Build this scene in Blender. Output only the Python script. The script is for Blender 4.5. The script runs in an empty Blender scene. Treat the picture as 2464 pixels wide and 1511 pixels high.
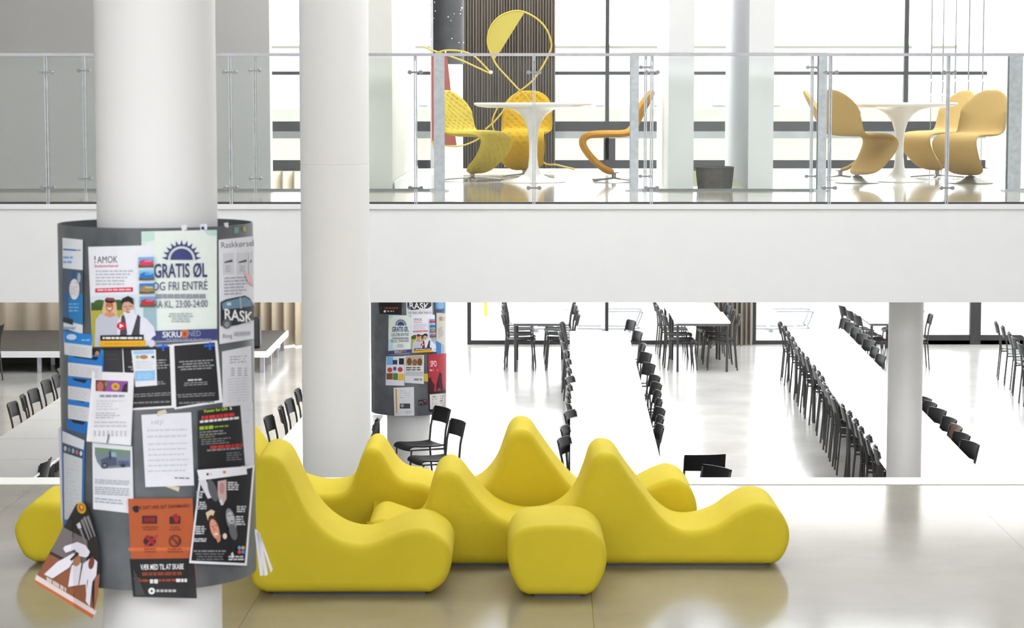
import bpy, math, random
from mathutils import Vector, Matrix

# ------------------------------------------------------------------ camera, sky, exposure
SC = bpy.context.scene
COL = SC.collection
F = 5500.0                      # focal length in photo pixels (2464 x 1511)
TH = math.atan(515 / F)         # downward tilt
ZC = 3.90                       # eye above the lower floor (z = 0)
ZP = 1.44                       # foreground platform
ZD = 3.12                       # upper deck
cam_d = bpy.data.cameras.new('camera')
cam_d.sensor_fit = 'HORIZONTAL'
cam_d.sensor_width = 36.0
cam_d.lens = F / 2464 * 36.0
cam_d.clip_end = 500
cam_d.dof.use_dof = True
cam_d.dof.focus_distance = 19.0
cam_d.dof.aperture_fstop = 7.5
cam = bpy.data.objects.new('camera', cam_d)
cam.location = (0, 0, ZC)
cam.rotation_euler = (math.pi / 2 - TH, 0, 0)
COL.objects.link(cam)
SC.camera = cam

W = bpy.data.worlds.new('overcast_sky')
SC.world = W
W.use_nodes = True
bgn = W.node_tree.nodes['Background']
bgn.inputs['Color'].default_value = (0.965, 0.985, 1.0, 1)
bgn.inputs['Strength'].default_value = 6.0
def canteen_fill_light(x0, x1, y0, y1, z, radiance):
    l = bpy.data.lights.new('canteen_fill_light', 'AREA'); l.shape = 'RECTANGLE'
    l.size, l.size_y = x1 - x0, y1 - y0
    l.energy = radiance * math.pi * l.size * l.size_y
    l.color = (1.0, 0.99, 0.97)
    o = bpy.data.objects.new('canteen_fill_light', l); o.location = ((x0 + x1) / 2, (y0 + y1) / 2, z); COL.objects.link(o)
# added area lights under both deck bays, brightening canteen and floor reflection
canteen_fill_light(-1.0, 1.3, 19.6, 24.5, ZD - 0.345, 1.3)
canteen_fill_light(2.4, 10.0, 19.9, 24.5, ZD - 0.345, 1.5)
SC.view_settings.view_transform = 'Standard'
SC.view_settings.look = 'None'
SC.view_settings.gamma = 1.0
SC.view_settings.exposure = 0.16
SC.cycles.transparent_max_bounces = 24
SC.cycles.max_bounces = 10

# ------------------------------------------------------------------ pixel rays of the photograph
_c, _s = math.cos(TH), math.sin(TH)
def _ray(px, py):
    x = (px - 1232) / F
    y = (755.5 - py) / F
    return (x, _c + y * _s, -_s + y * _c)
def atY(px, py, Y):
    d = _ray(px, py); k = Y / d[1]
    return Vector((d[0] * k, Y, ZC + d[2] * k))
def atZ(px, py, z):
    d = _ray(px, py); k = (z - ZC) / d[2]
    return Vector((d[0] * k, d[1] * k, z))
def proj(p):
    X, Y, Z = p[0], p[1], p[2] - ZC
    dep = Y * _c - Z * _s
    return (1232 + F * X / dep, 755.5 - F * (Y * _s + Z * _c) / dep)

# ------------------------------------------------------------------ materials
def lin(c):
    c = c / 255.0
    return c / 12.92 if c <= 0.04045 else ((c + 0.055) / 1.055) ** 2.4
def rgb(r, g, b, k=1.0):
    return tuple(min(0.93, lin(v) * k) for v in (r, g, b))
def mat(name, col, rough=0.6, metal=0.0, spec=0.5, vary=0.06, scale=6.0, bump=0.0, bscale=80.0, stretch=None, coat=0.0):
    m = bpy.data.materials.new(name)
    m.use_nodes = True
    nt = m.node_tree
    b = nt.nodes['Principled BSDF']
    b.inputs['Roughness'].default_value = rough
    b.inputs['Metallic'].default_value = metal
    b.inputs['Specular IOR Level'].default_value = spec
    if coat:
        b.inputs['Coat Weight'].default_value = coat
        b.inputs['Coat Roughness'].default_value = 0.08
    tc = nt.nodes.new('ShaderNodeTexCoord')
    src = tc.outputs['Object']
    if stretch:
        mp = nt.nodes.new('ShaderNodeMapping')
        mp.inputs['Scale'].default_value = stretch
        nt.links.new(src, mp.inputs['Vector'])
        src = mp.outputs['Vector']
    n = nt.nodes.new('ShaderNodeTexNoise')
    n.inputs['Scale'].default_value = scale
    n.inputs['Detail'].default_value = 6.0
    nt.links.new(src, n.inputs['Vector'])
    rp = nt.nodes.new('ShaderNodeValToRGB')
    e = rp.color_ramp.elements
    e[0].position, e[1].position = 0.25, 0.75
    e[0].color = tuple(max(0, v * (1 - vary)) for v in col) + (1,)
    e[1].color = tuple(min(0.95, v * (1 + vary)) for v in col) + (1,)
    nt.links.new(n.outputs['Fac'], rp.inputs['Fac'])
    nt.links.new(rp.outputs['Color'], b.inputs['Base Color'])
    if bump:
        n2 = nt.nodes.new('ShaderNodeTexNoise')
        n2.inputs['Scale'].default_value = bscale
        n2.inputs['Detail'].default_value = 3.0
        nt.links.new(src, n2.inputs['Vector'])
        bp = nt.nodes.new('ShaderNodeBump')
        bp.inputs['Strength'].default_value = bump
        bp.inputs['Distance'].default_value = 0.01
        nt.links.new(n2.outputs['Fac'], bp.inputs['Height'])
        nt.links.new(bp.outputs['Normal'], b.inputs['Normal'])
    return m
def glass_mat(name, tint, refl):
    m = bpy.data.materials.new(name)
    m.use_nodes = True
    nt = m.node_tree
    nt.nodes.clear()
    out = nt.nodes.new('ShaderNodeOutputMaterial')
    mix = nt.nodes.new('ShaderNodeMixShader')
    tr = nt.nodes.new('ShaderNodeBsdfTransparent')
    gl = nt.nodes.new('ShaderNodeBsdfGlossy')
    fr = nt.nodes.new('ShaderNodeFresnel')
    mt = nt.nodes.new('ShaderNodeMath')
    ns = nt.nodes.new('ShaderNodeTexNoise')
    tc = nt.nodes.new('ShaderNodeTexCoord')
    mr = nt.nodes.new('ShaderNodeMapRange')
    ns.inputs['Scale'].default_value = 1.5
    mr.inputs['To Min'].default_value = 0.002
    mr.inputs['To Max'].default_value = 0.02
    tr.inputs['Color'].default_value = tint + (1,)
    fr.inputs['IOR'].default_value = 1.45
    mt.operation = 'MULTIPLY'
    mt.inputs[1].default_value = refl
    L = nt.links.new
    L(tc.outputs['Object'], ns.inputs['Vector'])
    L(ns.outputs['Fac'], mr.inputs['Value'])
    L(mr.outputs['Result'], gl.inputs['Roughness'])
    L(fr.outputs['Fac'], mt.inputs[0])
    L(mt.outputs[0], mix.inputs['Fac'])
    L(tr.outputs[0], mix.inputs[1])
    L(gl.outputs[0], mix.inputs[2])
    L(mix.outputs[0], out.inputs['Surface'])
    return m
def floor_mat(name, c1, c2, rough, joints=None, joint_col=(0.08, 0.07, 0.06), spec=0.5):
    """polished cast floor; joints = list of (x at y=0, dx/dy) thin saw-cut lines running in depth"""
    m = bpy.data.materials.new(name)
    m.use_nodes = True
    nt = m.node_tree
    L = nt.links.new
    b = nt.nodes['Principled BSDF']
    b.inputs['Specular IOR Level'].default_value = spec
    b.inputs['IOR'].default_value = 1.95
    tc = nt.nodes.new('ShaderNodeTexCoord')
    n = nt.nodes.new('ShaderNodeTexNoise')
    n.inputs['Scale'].default_value = 1.1
    n.inputs['Detail'].default_value = 7.0
    n.inputs['Roughness'].default_value = 0.6
    L(tc.outputs['Object'], n.inputs['Vector'])
    rp = nt.nodes.new('ShaderNodeValToRGB')
    e = rp.color_ramp.elements
    e[0].position, e[1].position = 0.3, 0.72
    e[0].color, e[1].color = c1 + (1,), c2 + (1,)
    L(n.outputs['Fac'], rp.inputs['Fac'])
    base = rp.outputs['Color']
    if joints:
        sep = nt.nodes.new('ShaderNodeSeparateXYZ')
        L(tc.outputs['Object'], sep.inputs[0])
        for x0, k in joints:
            a = nt.nodes.new('ShaderNodeMath'); a.operation = 'MULTIPLY_ADD'
            L(sep.outputs['Y'], a.inputs[0]); a.inputs[1].default_value = -k
            L(sep.outputs['X'], a.inputs[2])
            d = nt.nodes.new('ShaderNodeMath'); d.operation = 'COMPARE'
            L(a.outputs[0], d.inputs[0]); d.inputs[1].default_value = x0; d.inputs[2].default_value = 0.0022
            mx = nt.nodes.new('ShaderNodeMix'); mx.data_type = 'RGBA'
            L(d.outputs[0], mx.inputs['Factor'])
            L(base, mx.inputs[6]); mx.inputs[7].default_value = joint_col + (1,)
            base = mx.outputs[2]
    L(base, b.inputs['Base Color'])
    n2 = nt.nodes.new('ShaderNodeTexNoise')
    n2.inputs['Scale'].default_value = 2.5
    n2.inputs['Detail'].default_value = 6.0
    L(tc.outputs['Object'], n2.inputs['Vector'])
    mr = nt.nodes.new('ShaderNodeMapRange')
    mr.inputs['To Min'].default_value = rough * 0.85
    mr.inputs['To Max'].default_value = rough * 1.15
    L(n2.outputs['Fac'], mr.inputs['Value'])
    L(mr.outputs['Result'], b.inputs['Roughness'])
    bp = nt.nodes.new('ShaderNodeBump')
    bp.inputs['Strength'].default_value = 0.012
    bp.inputs['Distance'].default_value = 0.01
    n3 = nt.nodes.new('ShaderNodeTexNoise')
    n3.inputs['Scale'].default_value = 9.0
    L(tc.outputs['Object'], n3.inputs['Vector'])
    L(n3.outputs['Fac'], bp.inputs['Height'])
    L(bp.outputs['Normal'], b.inputs['Normal'])
    return m

M = dict(
    white=mat('white_paint', (0.86, 0.86, 0.87), 0.5, vary=0.012),
    column=mat('white_column_paint', (0.84, 0.84, 0.85), 0.45, vary=0.012, scale=2),
    thin_column=mat('grey_white_column_paint', (0.74, 0.73, 0.72), 0.4, vary=0.015),
    hall_wall=mat('pale_wall_paint', (0.80, 0.79, 0.78), 0.8, vary=0.05),
    hall_ceiling=mat('grey_acoustic_ceiling', (0.60, 0.60, 0.60), 0.8, vary=0.05),
    cream=mat('cream_paint', (0.80, 0.79, 0.74), 0.6, vary=0.02),
    grey_wall=mat('grey_wall_paint', (0.56, 0.55, 0.54), 0.7, vary=0.02, scale=1.5),
    black_frame=mat('dark_window_frame', (0.018, 0.018, 0.02), 0.4, vary=0.2),
    grey_frame=mat('grey_window_sill', (0.22, 0.23, 0.23), 0.5, vary=0.1),
    steel=mat('galvanised_steel', (0.42, 0.44, 0.47), 0.38, metal=0.75, vary=0.16, scale=25),
    rail=mat('aluminium_rail', (0.40, 0.40, 0.43), 0.35, metal=0.6, vary=0.08, scale=15),
    chrome=mat('brushed_chrome', (0.62, 0.61, 0.6), 0.16, metal=1.0, vary=0.05),
    base=mat('satin_aluminium_base', (0.30, 0.29, 0.275), 0.35, metal=0.6, vary=0.1),
    clamp=mat('dark_chrome_clamp', (0.20, 0.20, 0.21), 0.25, metal=0.8, vary=0.1),
    drum=mat('zinc_sheet', (0.125, 0.135, 0.15), 0.42, metal=0.35, vary=0.32, scale=7, bump=0.05, bscale=14),
    glass=glass_mat('balustrade_glass', (0.978, 0.990, 0.986), 0.4),
    pane=glass_mat('window_glass', (0.985, 0.99, 0.99), 0.6),
    dark_edge=mat('dark_steel_edge', (0.03, 0.03, 0.035), 0.4),
    yellow=mat('yellow_stretch_fabric', (0.645, 0.51, 0.029), 0.85, spec=0.25, vary=0.035, scale=4, bump=0.12, bscale=260),
    tuft=mat('yellow_wool', (0.55, 0.43, 0.06), 0.9, spec=0.2, vary=0.07, scale=60, bump=0.2, bscale=300),
    tuft_deep=mat('golden_wool', (0.50, 0.30, 0.006), 0.9, spec=0.2, vary=0.07, scale=60, bump=0.2, bscale=300),
    orange=mat('amber_wool', (0.56, 0.28, 0.03), 0.9, spec=0.2, vary=0.07, scale=60, bump=0.2, bscale=300),
    mustard=mat('mustard_wool', (0.42, 0.285, 0.10), 0.9, spec=0.2, vary=0.10, scale=120, bump=0.15, bscale=350),
    tablewhite=mat('white_lacquer', (0.84, 0.84, 0.83), 0.25, vary=0.01),
    laminate=mat('white_laminate', (0.83, 0.83, 0.82), 0.28, vary=0.012),
    table_edge=mat('dark_table_edge', (0.12, 0.12, 0.12), 0.4),
    black=mat('black_lacquered_ply', (0.010, 0.010, 0.011), 0.45, vary=0.2, spec=0.22),
    brownseat=mat('brown_ply', (0.12, 0.06, 0.04), 0.4, vary=0.15),
    leg=mat('grey_steel_tube', (0.045, 0.043, 0.042), 0.4, metal=0.15, vary=0.08),
    stage_top=mat('dark_stage_board', (0.06, 0.055, 0.05), 0.6, vary=0.2, scale=3),
    beige_curtain=mat('beige_curtain', (0.70, 0.60, 0.46), 0.9, vary=0.05, scale=3, stretch=(8, 8, 0.3)),
    brown_curtain=mat('brown_curtain', (0.115, 0.095, 0.075), 0.9, vary=0.12, scale=3, stretch=(8, 8, 0.3)),
    taupe_curtain=mat('taupe_curtain', (0.30, 0.26, 0.22), 0.9, vary=0.12, scale=3, stretch=(8, 8, 0.3)),
    wire=mat('yellow_powder_coat', (0.56, 0.43, 0.06), 0.4, vary=0.03),
    sail=mat('yellow_sailcloth', (0.50, 0.43, 0.09), 0.7, vary=0.03),
    redsail=mat('red_sailcloth', (0.36, 0.085, 0.07), 0.7, vary=0.05),
    basket=mat('dark_woven_cane', (0.085, 0.072, 0.06), 0.7, vary=0.3, scale=40, bump=0.6, bscale=60),
    concrete=mat('pale_concrete', (0.25, 0.245, 0.215), 0.8, vary=0.06, scale=3),
    facade=mat('white_render', (0.40, 0.405, 0.405), 0.8, vary=0.02),
    facade_win=mat('pale_window_glass', (0.27, 0.30, 0.31), 0.3, vary=0.1),
    paving=mat('pale_paving', (0.22, 0.215, 0.205), 0.8, vary=0.05, scale=1.5),
    lawn=mat('summer_grass', (0.135, 0.14, 0.08), 0.95, vary=0.3, scale=0.6, stretch=(1, 4, 1)),
    tape=mat('masking_tape', (0.66, 0.61, 0.42), 0.6),
    panel_dark=mat('dark_metal_sheet', (0.03, 0.031, 0.033), 0.5, vary=0.25, scale=8),
    vest=mat('yellow_plastic', (0.6, 0.5, 0.05), 0.5),
)
M['floor_low'] = floor_mat('polished_concrete_lower', (0.36, 0.35, 0.335), (0.48, 0.47, 0.45), 0.15)
M['floor_deck'] = floor_mat('polished_concrete_deck', (0.34, 0.31, 0.24), (0.46, 0.42, 0.33), 0.09)
M['floor_plat'] = floor_mat('polished_concrete_platform', (0.26, 0.238, 0.195), (0.335, 0.308, 0.258), 0.13,
                            joints=[(-1.50, 0.021), (0.20, 0.0175), (2.6, 0.0175), (-3.3, 0.0175)])

_inks = {}
def ink(r, g, b):
    k = (r, g, b)
    if k not in _inks:
        _inks[k] = mat('print_%02x%02x%02x' % k, rgb(r, g, b, 1.12), 0.55, spec=0.3, vary=0.02, scale=30)
    return _inks[k]

# ------------------------------------------------------------------ mesh building
class MB:
    def __init__(self):
        self.v, self.f, self.m, self.mats = [], [], [], []
    def slot(self, m):
        if m not in self.mats:
            self.mats.append(m)
        return self.mats.index(m)
    def add(self, vs, fs, m=None):
        o = len(self.v)
        self.v += [tuple(p) for p in vs]
        k = self.slot(m) if m is not None else 0
        for f in fs:
            self.f.append(tuple(i + o for i in f)); self.m.append(k)
    def box(self, x0, y0, z0, x1, y1, z1, m=None):
        vs = [(x, y, z) for z in (z0, z1) for x, y in ((x0, y0), (x1, y0), (x1, y1), (x0, y1))]
        self.add(vs, [(3, 2, 1, 0), (4, 5, 6, 7), (0, 1, 5, 4), (1, 2, 6, 5), (2, 3, 7, 6), (3, 0, 4, 7)], m)
    def prism(self, pts, z0, z1, m=None):
        n = len(pts)
        vs = [(x, y, z0) for x, y in pts] + [(x, y, z1) for x, y in pts]
        fs = [tuple(range(n - 1, -1, -1)), tuple(range(n, 2 * n))]
        fs += [(i, (i + 1) % n, n + (i + 1) % n, n + i) for i in range(n)]
        self.add(vs, fs, m)
    def lathe(self, prof, n=32, cx=0, cy=0, m=None, cap=True):
        vs, fs = [], []
        for r, z in prof:
            for i in range(n):
                a = 2 * math.pi * i / n
                vs.append((cx + r * math.cos(a), cy + r * math.sin(a), z))
        for k in range(len(prof) - 1):
            for i in range(n):
                j = (i + 1) % n
                fs.append((k * n + i, k * n + j, (k + 1) * n + j, (k + 1) * n + i))
        if cap:
            fs.append(tuple(range(n - 1, -1, -1)))
            fs.append(tuple(range((len(prof) - 1) * n, len(prof) * n)))
        self.add(vs, fs, m)
    def tube(self, pts, r, n=8, m=None, closed=False, flat=None):
        pts = [Vector(p) for p in pts]
        N = len(pts)
        vs, fs = [], []
        up = None
        for i, p in enumerate(pts):
            if closed:
                t = pts[(i + 1) % N] - pts[i - 1]
            else:
                t = pts[min(i + 1, N - 1)] - pts[max(i - 1, 0)]
            t.normalize()
            if up is None:
                up = Vector((0, 0, 1)) if abs(t.z) < 0.9 else Vector((1, 0, 0))
            a = t.cross(up).normalized()
            b = a.cross(t).normalized()
            up = b
            ra, rb = (r, r) if flat is None else flat
            for k in range(n):
                q = 2 * math.pi * k / n + math.pi / n
                vs.append(p + a * (ra * math.cos(q)) + b * (rb * math.sin(q)))
        last = N if closed else N - 1
        for i in range(last):
            j = (i + 1) % N
            for k in range(n):
                l = (k + 1) % n
                fs.append((i * n + k, i * n + l, j * n + l, j * n + k))
        if not closed:
            fs.append(tuple(range(n - 1, -1, -1)))
            fs.append(tuple(range((N - 1) * n, N * n)))
        self.add(vs, fs, m)
    def build(self, name, m=None, parent=None, smooth=None, loc=None, kind=None):
        me = bpy.data.meshes.new(name)
        me.from_pydata(self.v, [], self.f)
        if m is not None and not self.mats:
            me.materials.append(m)
        for q in self.mats:
            me.materials.append(q)
        if self.mats:
            me.polygons.foreach_set('material_index', self.m)
        if smooth:
            me.polygons.foreach_set('use_smooth', [True] * len(me.polygons))
            me.set_sharp_from_angle(angle=math.radians(smooth))
        me.update()
        o = bpy.data.objects.new(name, me)
        COL.objects.link(o)
        if parent is not None:
            o.parent = parent
        if loc is not None:
            o.location = loc
        if kind:
            o['kind'] = kind
        return o

def tag(o, label, cat, group=None):
    o['label'] = label
    o['category'] = cat
    if group:
        o['group'] = group
    return o
def thing(name, label, cat, loc=(0, 0, 0), rz=0.0, group=None):
    o = bpy.data.objects.new(name, None)
    o.empty_display_size = 0.1
    COL.objects.link(o)
    o.location = loc
    o.rotation_euler = (0, 0, rz)
    return tag(o, label, cat, group)
_kids = {}
def kids_of(root):
    if root.name not in _kids:
        _kids[root.name] = [(c, [g for g in COL.objects if g.parent == c]) for c in COL.objects if c.parent == root]
    return _kids[root.name]
def dup(root, loc, rz, label, group=None):
    r = root.copy(); COL.objects.link(r)
    r.location = loc; r.rotation_euler = (0, 0, rz)
    r['label'] = label
    if group:
        r['group'] = group
    for ch, gs in kids_of(root):
        c = ch.copy(); COL.objects.link(c); c.parent = r
        for g in gs:
            d = g.copy(); COL.objects.link(d); d.parent = c
    return r
def spline(pts, per=8, closed=False):
    """Catmull-Rom through points (tuples of any size)"""
    out, n = [], len(pts)
    rng = range(n) if closed else range(n - 1)
    for i in rng:
        if closed:
            p = [pts[(i + k) % n] for k in (-1, 0, 1, 2)]
        else:
            p = [pts[max(i - 1, 0)], pts[i], pts[i + 1], pts[min(i + 2, n - 1)]]
        for k in range(per):
            t = k / per
            out.append(tuple(0.5 * (2 * b + (c - a) * t + (2 * a - 5 * b + 4 * c - d) * t * t + (3 * b - a - 3 * c + d) * t ** 3)
                             for a, b, c, d in zip(*p)))
    if not closed:
        out.append(tuple(pts[-1]))
    return out
ORD = ('first second third fourth fifth sixth seventh eighth ninth tenth eleventh twelfth thirteenth fourteenth fifteenth sixteenth '
       'seventeenth eighteenth nineteenth twentieth twenty-first twenty-second').split()
# ------------------------------------------------------------------ setting
def struct(mb, name, m, smooth=None, parent=None):
    o = mb.build(name, m, parent, smooth)
    if parent is None:
        o['kind'] = 'structure'
    return o
b = MB(); b.box(-12, 8.0, -0.3, 12, 36.42, 0.0); struct(b, 'floor_lower', M['floor_low'])
b = MB(); b.box(-12, -15, ZP - 0.25, 12, 14.50, ZP); struct(b, 'floor_platform', M['floor_plat'])
b = MB(); b.box(-12, 14.508, ZP - 0.25, 12, 14.775, ZP + 0.004); struct(b, 'trim_1', M['cream'])
# upper deck: walkway slab, two bays behind it, white fascia
YF = 17.50
deck = MB()
deck.box(-8, YF + 0.02, ZD - 0.30, 8, 19.95, ZD)
deck.prism([(-1.04, 19.95), (1.40, 19.95), (1.57, 24.85), (-1.04, 24.85)], ZD - 0.30, ZD)
deck.prism([(2.05, 19.95), (12, 19.95), (12, 24.85), (2.30, 24.85)], ZD - 0.30, ZD)
deck.box(1.40, 19.95, ZD - 0.3, 2.05, 20.75, ZD)
struct(deck, 'floor_upper', M['floor_deck'])
b = MB(); b.box(-12, YF - 0.012, ZD - 0.012, 12, YF + 0.02, ZD + 0.003); struct(b, 'trim_2', M['dark_edge'])
b = MB()
zb = atY(1232, 727, YF).z
b.box(-12, YF - 0.030, ZD - 0.052, 12, YF + 0.02, ZD - 0.0125)
b.box(-12, YF - 0.022, zb, 12, YF + 0.02, ZD - 0.055)
b.box(-12, YF + 0.02, zb, 12, YF + 0.22, ZD - 0.301)
b.box(-12, YF + 0.22, ZD - 0.34, 12, 19.95, ZD - 0.301)
struct(b, 'wall_fascia', M['white'])
b = MB()
b.prism([(-1.04, 19.95), (1.40, 19.95), (1.57, 24.85), (-1.04, 24.85)], ZD - 0.34, ZD - 0.301)
b.prism([(2.05, 19.95), (12, 19.95), (12, 24.85), (2.30, 24.85)], ZD - 0.34, ZD - 0.301)
struct(b, 'ceiling_canteen', M['white'])
b = MB()
b.box(-1.04, 24.85, ZD - 0.3, 1.57, 24.95, ZD + 0.035)
b.box(2.3, 24.85, ZD - 0.3, 12, 24.95, ZD + 0.035)
struct(b, 'trim_3', M['white'])
# wall fins between the bays
ZT = 8.59
YG0 = 36.42
SKY = (-4.5, 4.5, 13.3, 16.6)
SKYB = (-11.0, 11.0, -14.0, -3.0)
SKY2 = (-2.6, 10.5, 20.5, 36.0)
def fin(name, pts, m):
    b = MB(); b.prism(pts, ZD, ZT); return struct(b, name, m)
fin('wall_fin', [(-1.62, 20.0), (-1.044, 20.0), (-1.044, 24.85), (-1.62, 24.85)], M['cream'])
fin('wall_fin.001', [(1.364, 20.0), (1.585, 20.0), (1.70, 24.85), (1.569, 24.85)], M['white'])
fin('wall_fin.002', [(2.062, 20.0), (2.28, 20.0), (2.42, 24.85), (2.31, 24.85)], M['white'])
fin('wall_fin.003', [(5.335, 24.96), (8, 24.96), (8, 26.6), (5.50, 26.6)], M['cream'])
b = MB()
b.box(-1.03, 20.02, ZD, -1.02, 24.8, ZD + 0.07)
struct(b, 'baseboard_left', M['white'])
# grey wall over the void on the left, under its own soffit
b = MB(); b.box(-12, 26.0, 2.2, atY(650, 300, 26).x, 26.25, 8.59); struct(b, 'wall_left', M['grey_wall'])
# hall roof, its unseen openings placed for the light; side and rear walls
ZR = 8.6
b = MB()
b.box(-12, -15, ZR, 12, SKYB[2], ZR + 0.3); b.box(-12, SKYB[3], ZR, 12, SKY[2], ZR + 0.3)
b.box(-12, SKYB[2], ZR, SKYB[0], SKYB[3], ZR + 0.3); b.box(SKYB[1], SKYB[2], ZR, 12, SKYB[3], ZR + 0.3); b.box(-12, SKY[3], ZR, 12, SKY2[2], ZR + 0.3); b.box(-12, SKY2[3], ZR, 12, 36.6, ZR + 0.3)
b.box(-12, SKY2[2], ZR, SKY2[0], SKY2[3], ZR + 0.3); b.box(SKY2[1], SKY2[2], ZR, 12, SKY2[3], ZR + 0.3)
b.box(-12, SKY[2], ZR, SKY[0], SKY[3], ZR + 0.3); b.box(SKY[1], SKY[2], ZR, 12, SKY[3], ZR + 0.3)
struct(b, 'ceiling', M['hall_ceiling'])
b = MB(); b.box(-12.3, -15, -0.3, -12, 36.6, ZR + 0.3); struct(b, 'wall_side', M['hall_wall'])
b = MB(); b.box(12, -15, -0.3, 12.3, 36.6, ZR + 0.3); struct(b, 'wall_side.001', M['hall_wall'])
b = MB(); b.box(-12.3, -15.3, -0.3, 12.3, -15, ZR + 0.3); struct(b, 'wall_back', M['hall_wall'])
b = MB(); b.box(-12, YG0, 8.0, 12, YG0 + 0.2, ZR); struct(b, 'wall_front', M['white'])
# columns
def column(px, Y, r, z0, z1, name='column', m=None, seam=None, py=750):
    X = atY(px, py, Y).x
    b = MB()
    prof = [(r, z0), (r, z1)]
    if seam:
        prof = [(r, z0), (r, seam - 0.004), (r - 0.002, seam - 0.002), (r - 0.002, seam + 0.002), (r, seam + 0.004), (r, z1)]
    b.lathe(prof, 64, X, Y)
    struct(b, name, m or M['column'], 40)
    return X
XC1 = column(382, 8.6, 0.2245, ZP, 8.59, py=750)
XC2 = column(807, 15.5, 0.2325, 0, 8.59, seam=atY(807, 398, 15.27).z, py=600)
XC3 = column(983, 23.6, 0.2245, 0, ZD - 0.341, py=1000)
column(2178, 18.75, 0.1425, 0, ZD - 0.341, m=M['thin_column'], py=900)
column(1076, 31.7, 0.2245, 0, 8.59, py=700)
# ------------------------------------------------------------------ window wall and what lies outside
YG = 36.42
b = MB(); b.box(-12, YG0 - 0.06, 2.72, atY(572, 300, YG0).x, YG0 - 0.01, 8.59); struct(b, 'wall_front', M['grey_wall'])  # added unseen panel, blocks window light to darken the left of the canteen
def zpx(py, Y=YG): return atY(1232, py, Y).z
def xpx(px, Y=YG, py=500): return atY(px, py, Y).x
w1 = MB()
for y0, y1, m in ((292, 316, 'black_frame'), (385, 411, 'black_frame'), (172, 180, 'black_frame'), (316, 333, 'grey_frame')):
    w1.box(-12, YG, zpx(y1), 12, YG + 0.10, zpx(y0), M[m])
for px, hw in ((1460, 0.030), (2175, 0.035), (560, 0.03)):
    w1.box(xpx(px) - hw, YG - 0.02, zpx(411), xpx(px) + hw, YG + 0.08, 8.0, M['black_frame'])
w1.box(xpx(1452), YG - 0.02, zpx(385), xpx(1480), YG + 0.05, zpx(333), M['black_frame'])
o1 = w1.build('window_1'); o1['kind'] = 'structure'
g = MB()
g.box(-12, YG + 0.04, zpx(411), 12, YG + 0.052, 8.0)
g.build('pane', M['pane'], o1)
w2 = MB()
w2.box(xpx(1130, py=800), YG, 0, 12, YG + 0.08, zpx(819), M['black_frame'])
w2.box(xpx(2222, py=800), YG, 0, 12, YG + 0.09, zpx(806), M['black_frame'])
for px, hw in ((1460, 0.026), (1815, 0.028), (2347, 0.085), (2700, 0.04), (1129, 0.03)):
    w2.box(xpx(px, py=780) - hw, YG - 0.02, 0, xpx(px, py=780) + hw, YG + 0.08, zpx(411), M['black_frame'])
o2 = w2.build('window_2'); o2['kind'] = 'structure'
g = MB()
g.box(xpx(1130, py=800), YG + 0.03, 0.02, 12, YG + 0.042, zpx(405))
g.build('pane', M['pane'], o2)

b = MB(); b.box(-70, YG + 0.12, -0.4, 70, 59.8, -0.02); struct(b, 'ground', M['paving'])
b = MB()
za, zc_ = atY(1232, 400, 60).z, atY(1232, 325, 110).z
b.add([(-45, 60, za), (45, 60, za), (70, 110, zc_), (-70, 110, zc_), (-45, 60, -0.4), (45, 60, -0.4), (70, 110, -0.4), (-70, 110, -0.4)],
      [(0, 1, 2, 3), (4, 5, 1, 0), (5, 6, 2, 1), (6, 7, 3, 2), (7, 4, 0, 3)])
o = b.build('lawn', M['lawn']); o['kind'] = 'stuff'; tag(o, 'sunlit mown lawn on a bank beyond the tall windows', 'grass')
bl = thing('building', 'pale long building with concrete plinth seen through upper windows', 'building', (0, 112, 0))
b = MB(); b.box(-60, 0, 0, 60, 1.0, zpx(262, 112)); b.build('plinth', M['concrete'], bl)
b = MB(); b.box(-60, 1.4, 0, 60, 9, zpx(108, 113.4)); b.build('wall', M['facade'], bl)
for i in range(16):
    x = -22 + i * 2.9
    b = MB(); b.box(x, 1.30, zpx(254, 113.4), x + 0.45 + 0.25 * (i % 3), 1.39, zpx(205, 113.4)); b.build('window', M['facade_win'], bl)
b = MB(); b.box(-60, 1.2, zpx(112, 113.4), 60, 1.38, zpx(107, 113.4)); b.build('cornice', M['concrete'], bl)

def bike_rack(px0, px1, y_top, y_bot, Y, label):
    x0, x1 = xpx(px0, Y, 780), xpx(px1, Y, 780)
    zt, zb_ = max(0.35, zpx(y_top, Y)), 0.06
    t = thing('bicycle_rack', label, 'bike rack', ((x0 + x1) / 2, Y, -0.02), 0, 'bike racks outside the canteen window')
    for k, dy in enumerate((0.0, 0.5)):
        w = (x1 - x0) / 2
        pts = [(-w * 1.7, dy, zb_), (w * 0.72, dy, zb_), (w * 0.8, dy, zb_ + .05), (w * 0.97, dy, zt - .06), (w * 0.9, dy, zt), (-w * 0.4, dy, zt)]
        q = MB(); q.tube(spline(pts, 5), 0.014, 8)
        q.build('hoop', M['steel'], t, 40)
    q = MB()
    for xx in (-0.6, 0.45):
        q = MB(); q.box(xx * (x1 - x0) / 2 - .03, -0.04, 0.0, xx * (x1 - x0) / 2 + .03, 0.54, 0.055)
        q.build('base_rail', M['steel'], t)
bike_rack(1272, 1362, 752, 812, 38.6, 'tubular steel bike rack outside, behind the short table nearest the round pillar')
bike_rack(1430, 1545, 750, 812, 38.6, 'tubular steel bike rack outside, at the end of the middle table row')
bike_rack(1830, 1955, 750, 812, 38.6, 'tubular steel bike rack outside, beside the striped curtain')
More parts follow.
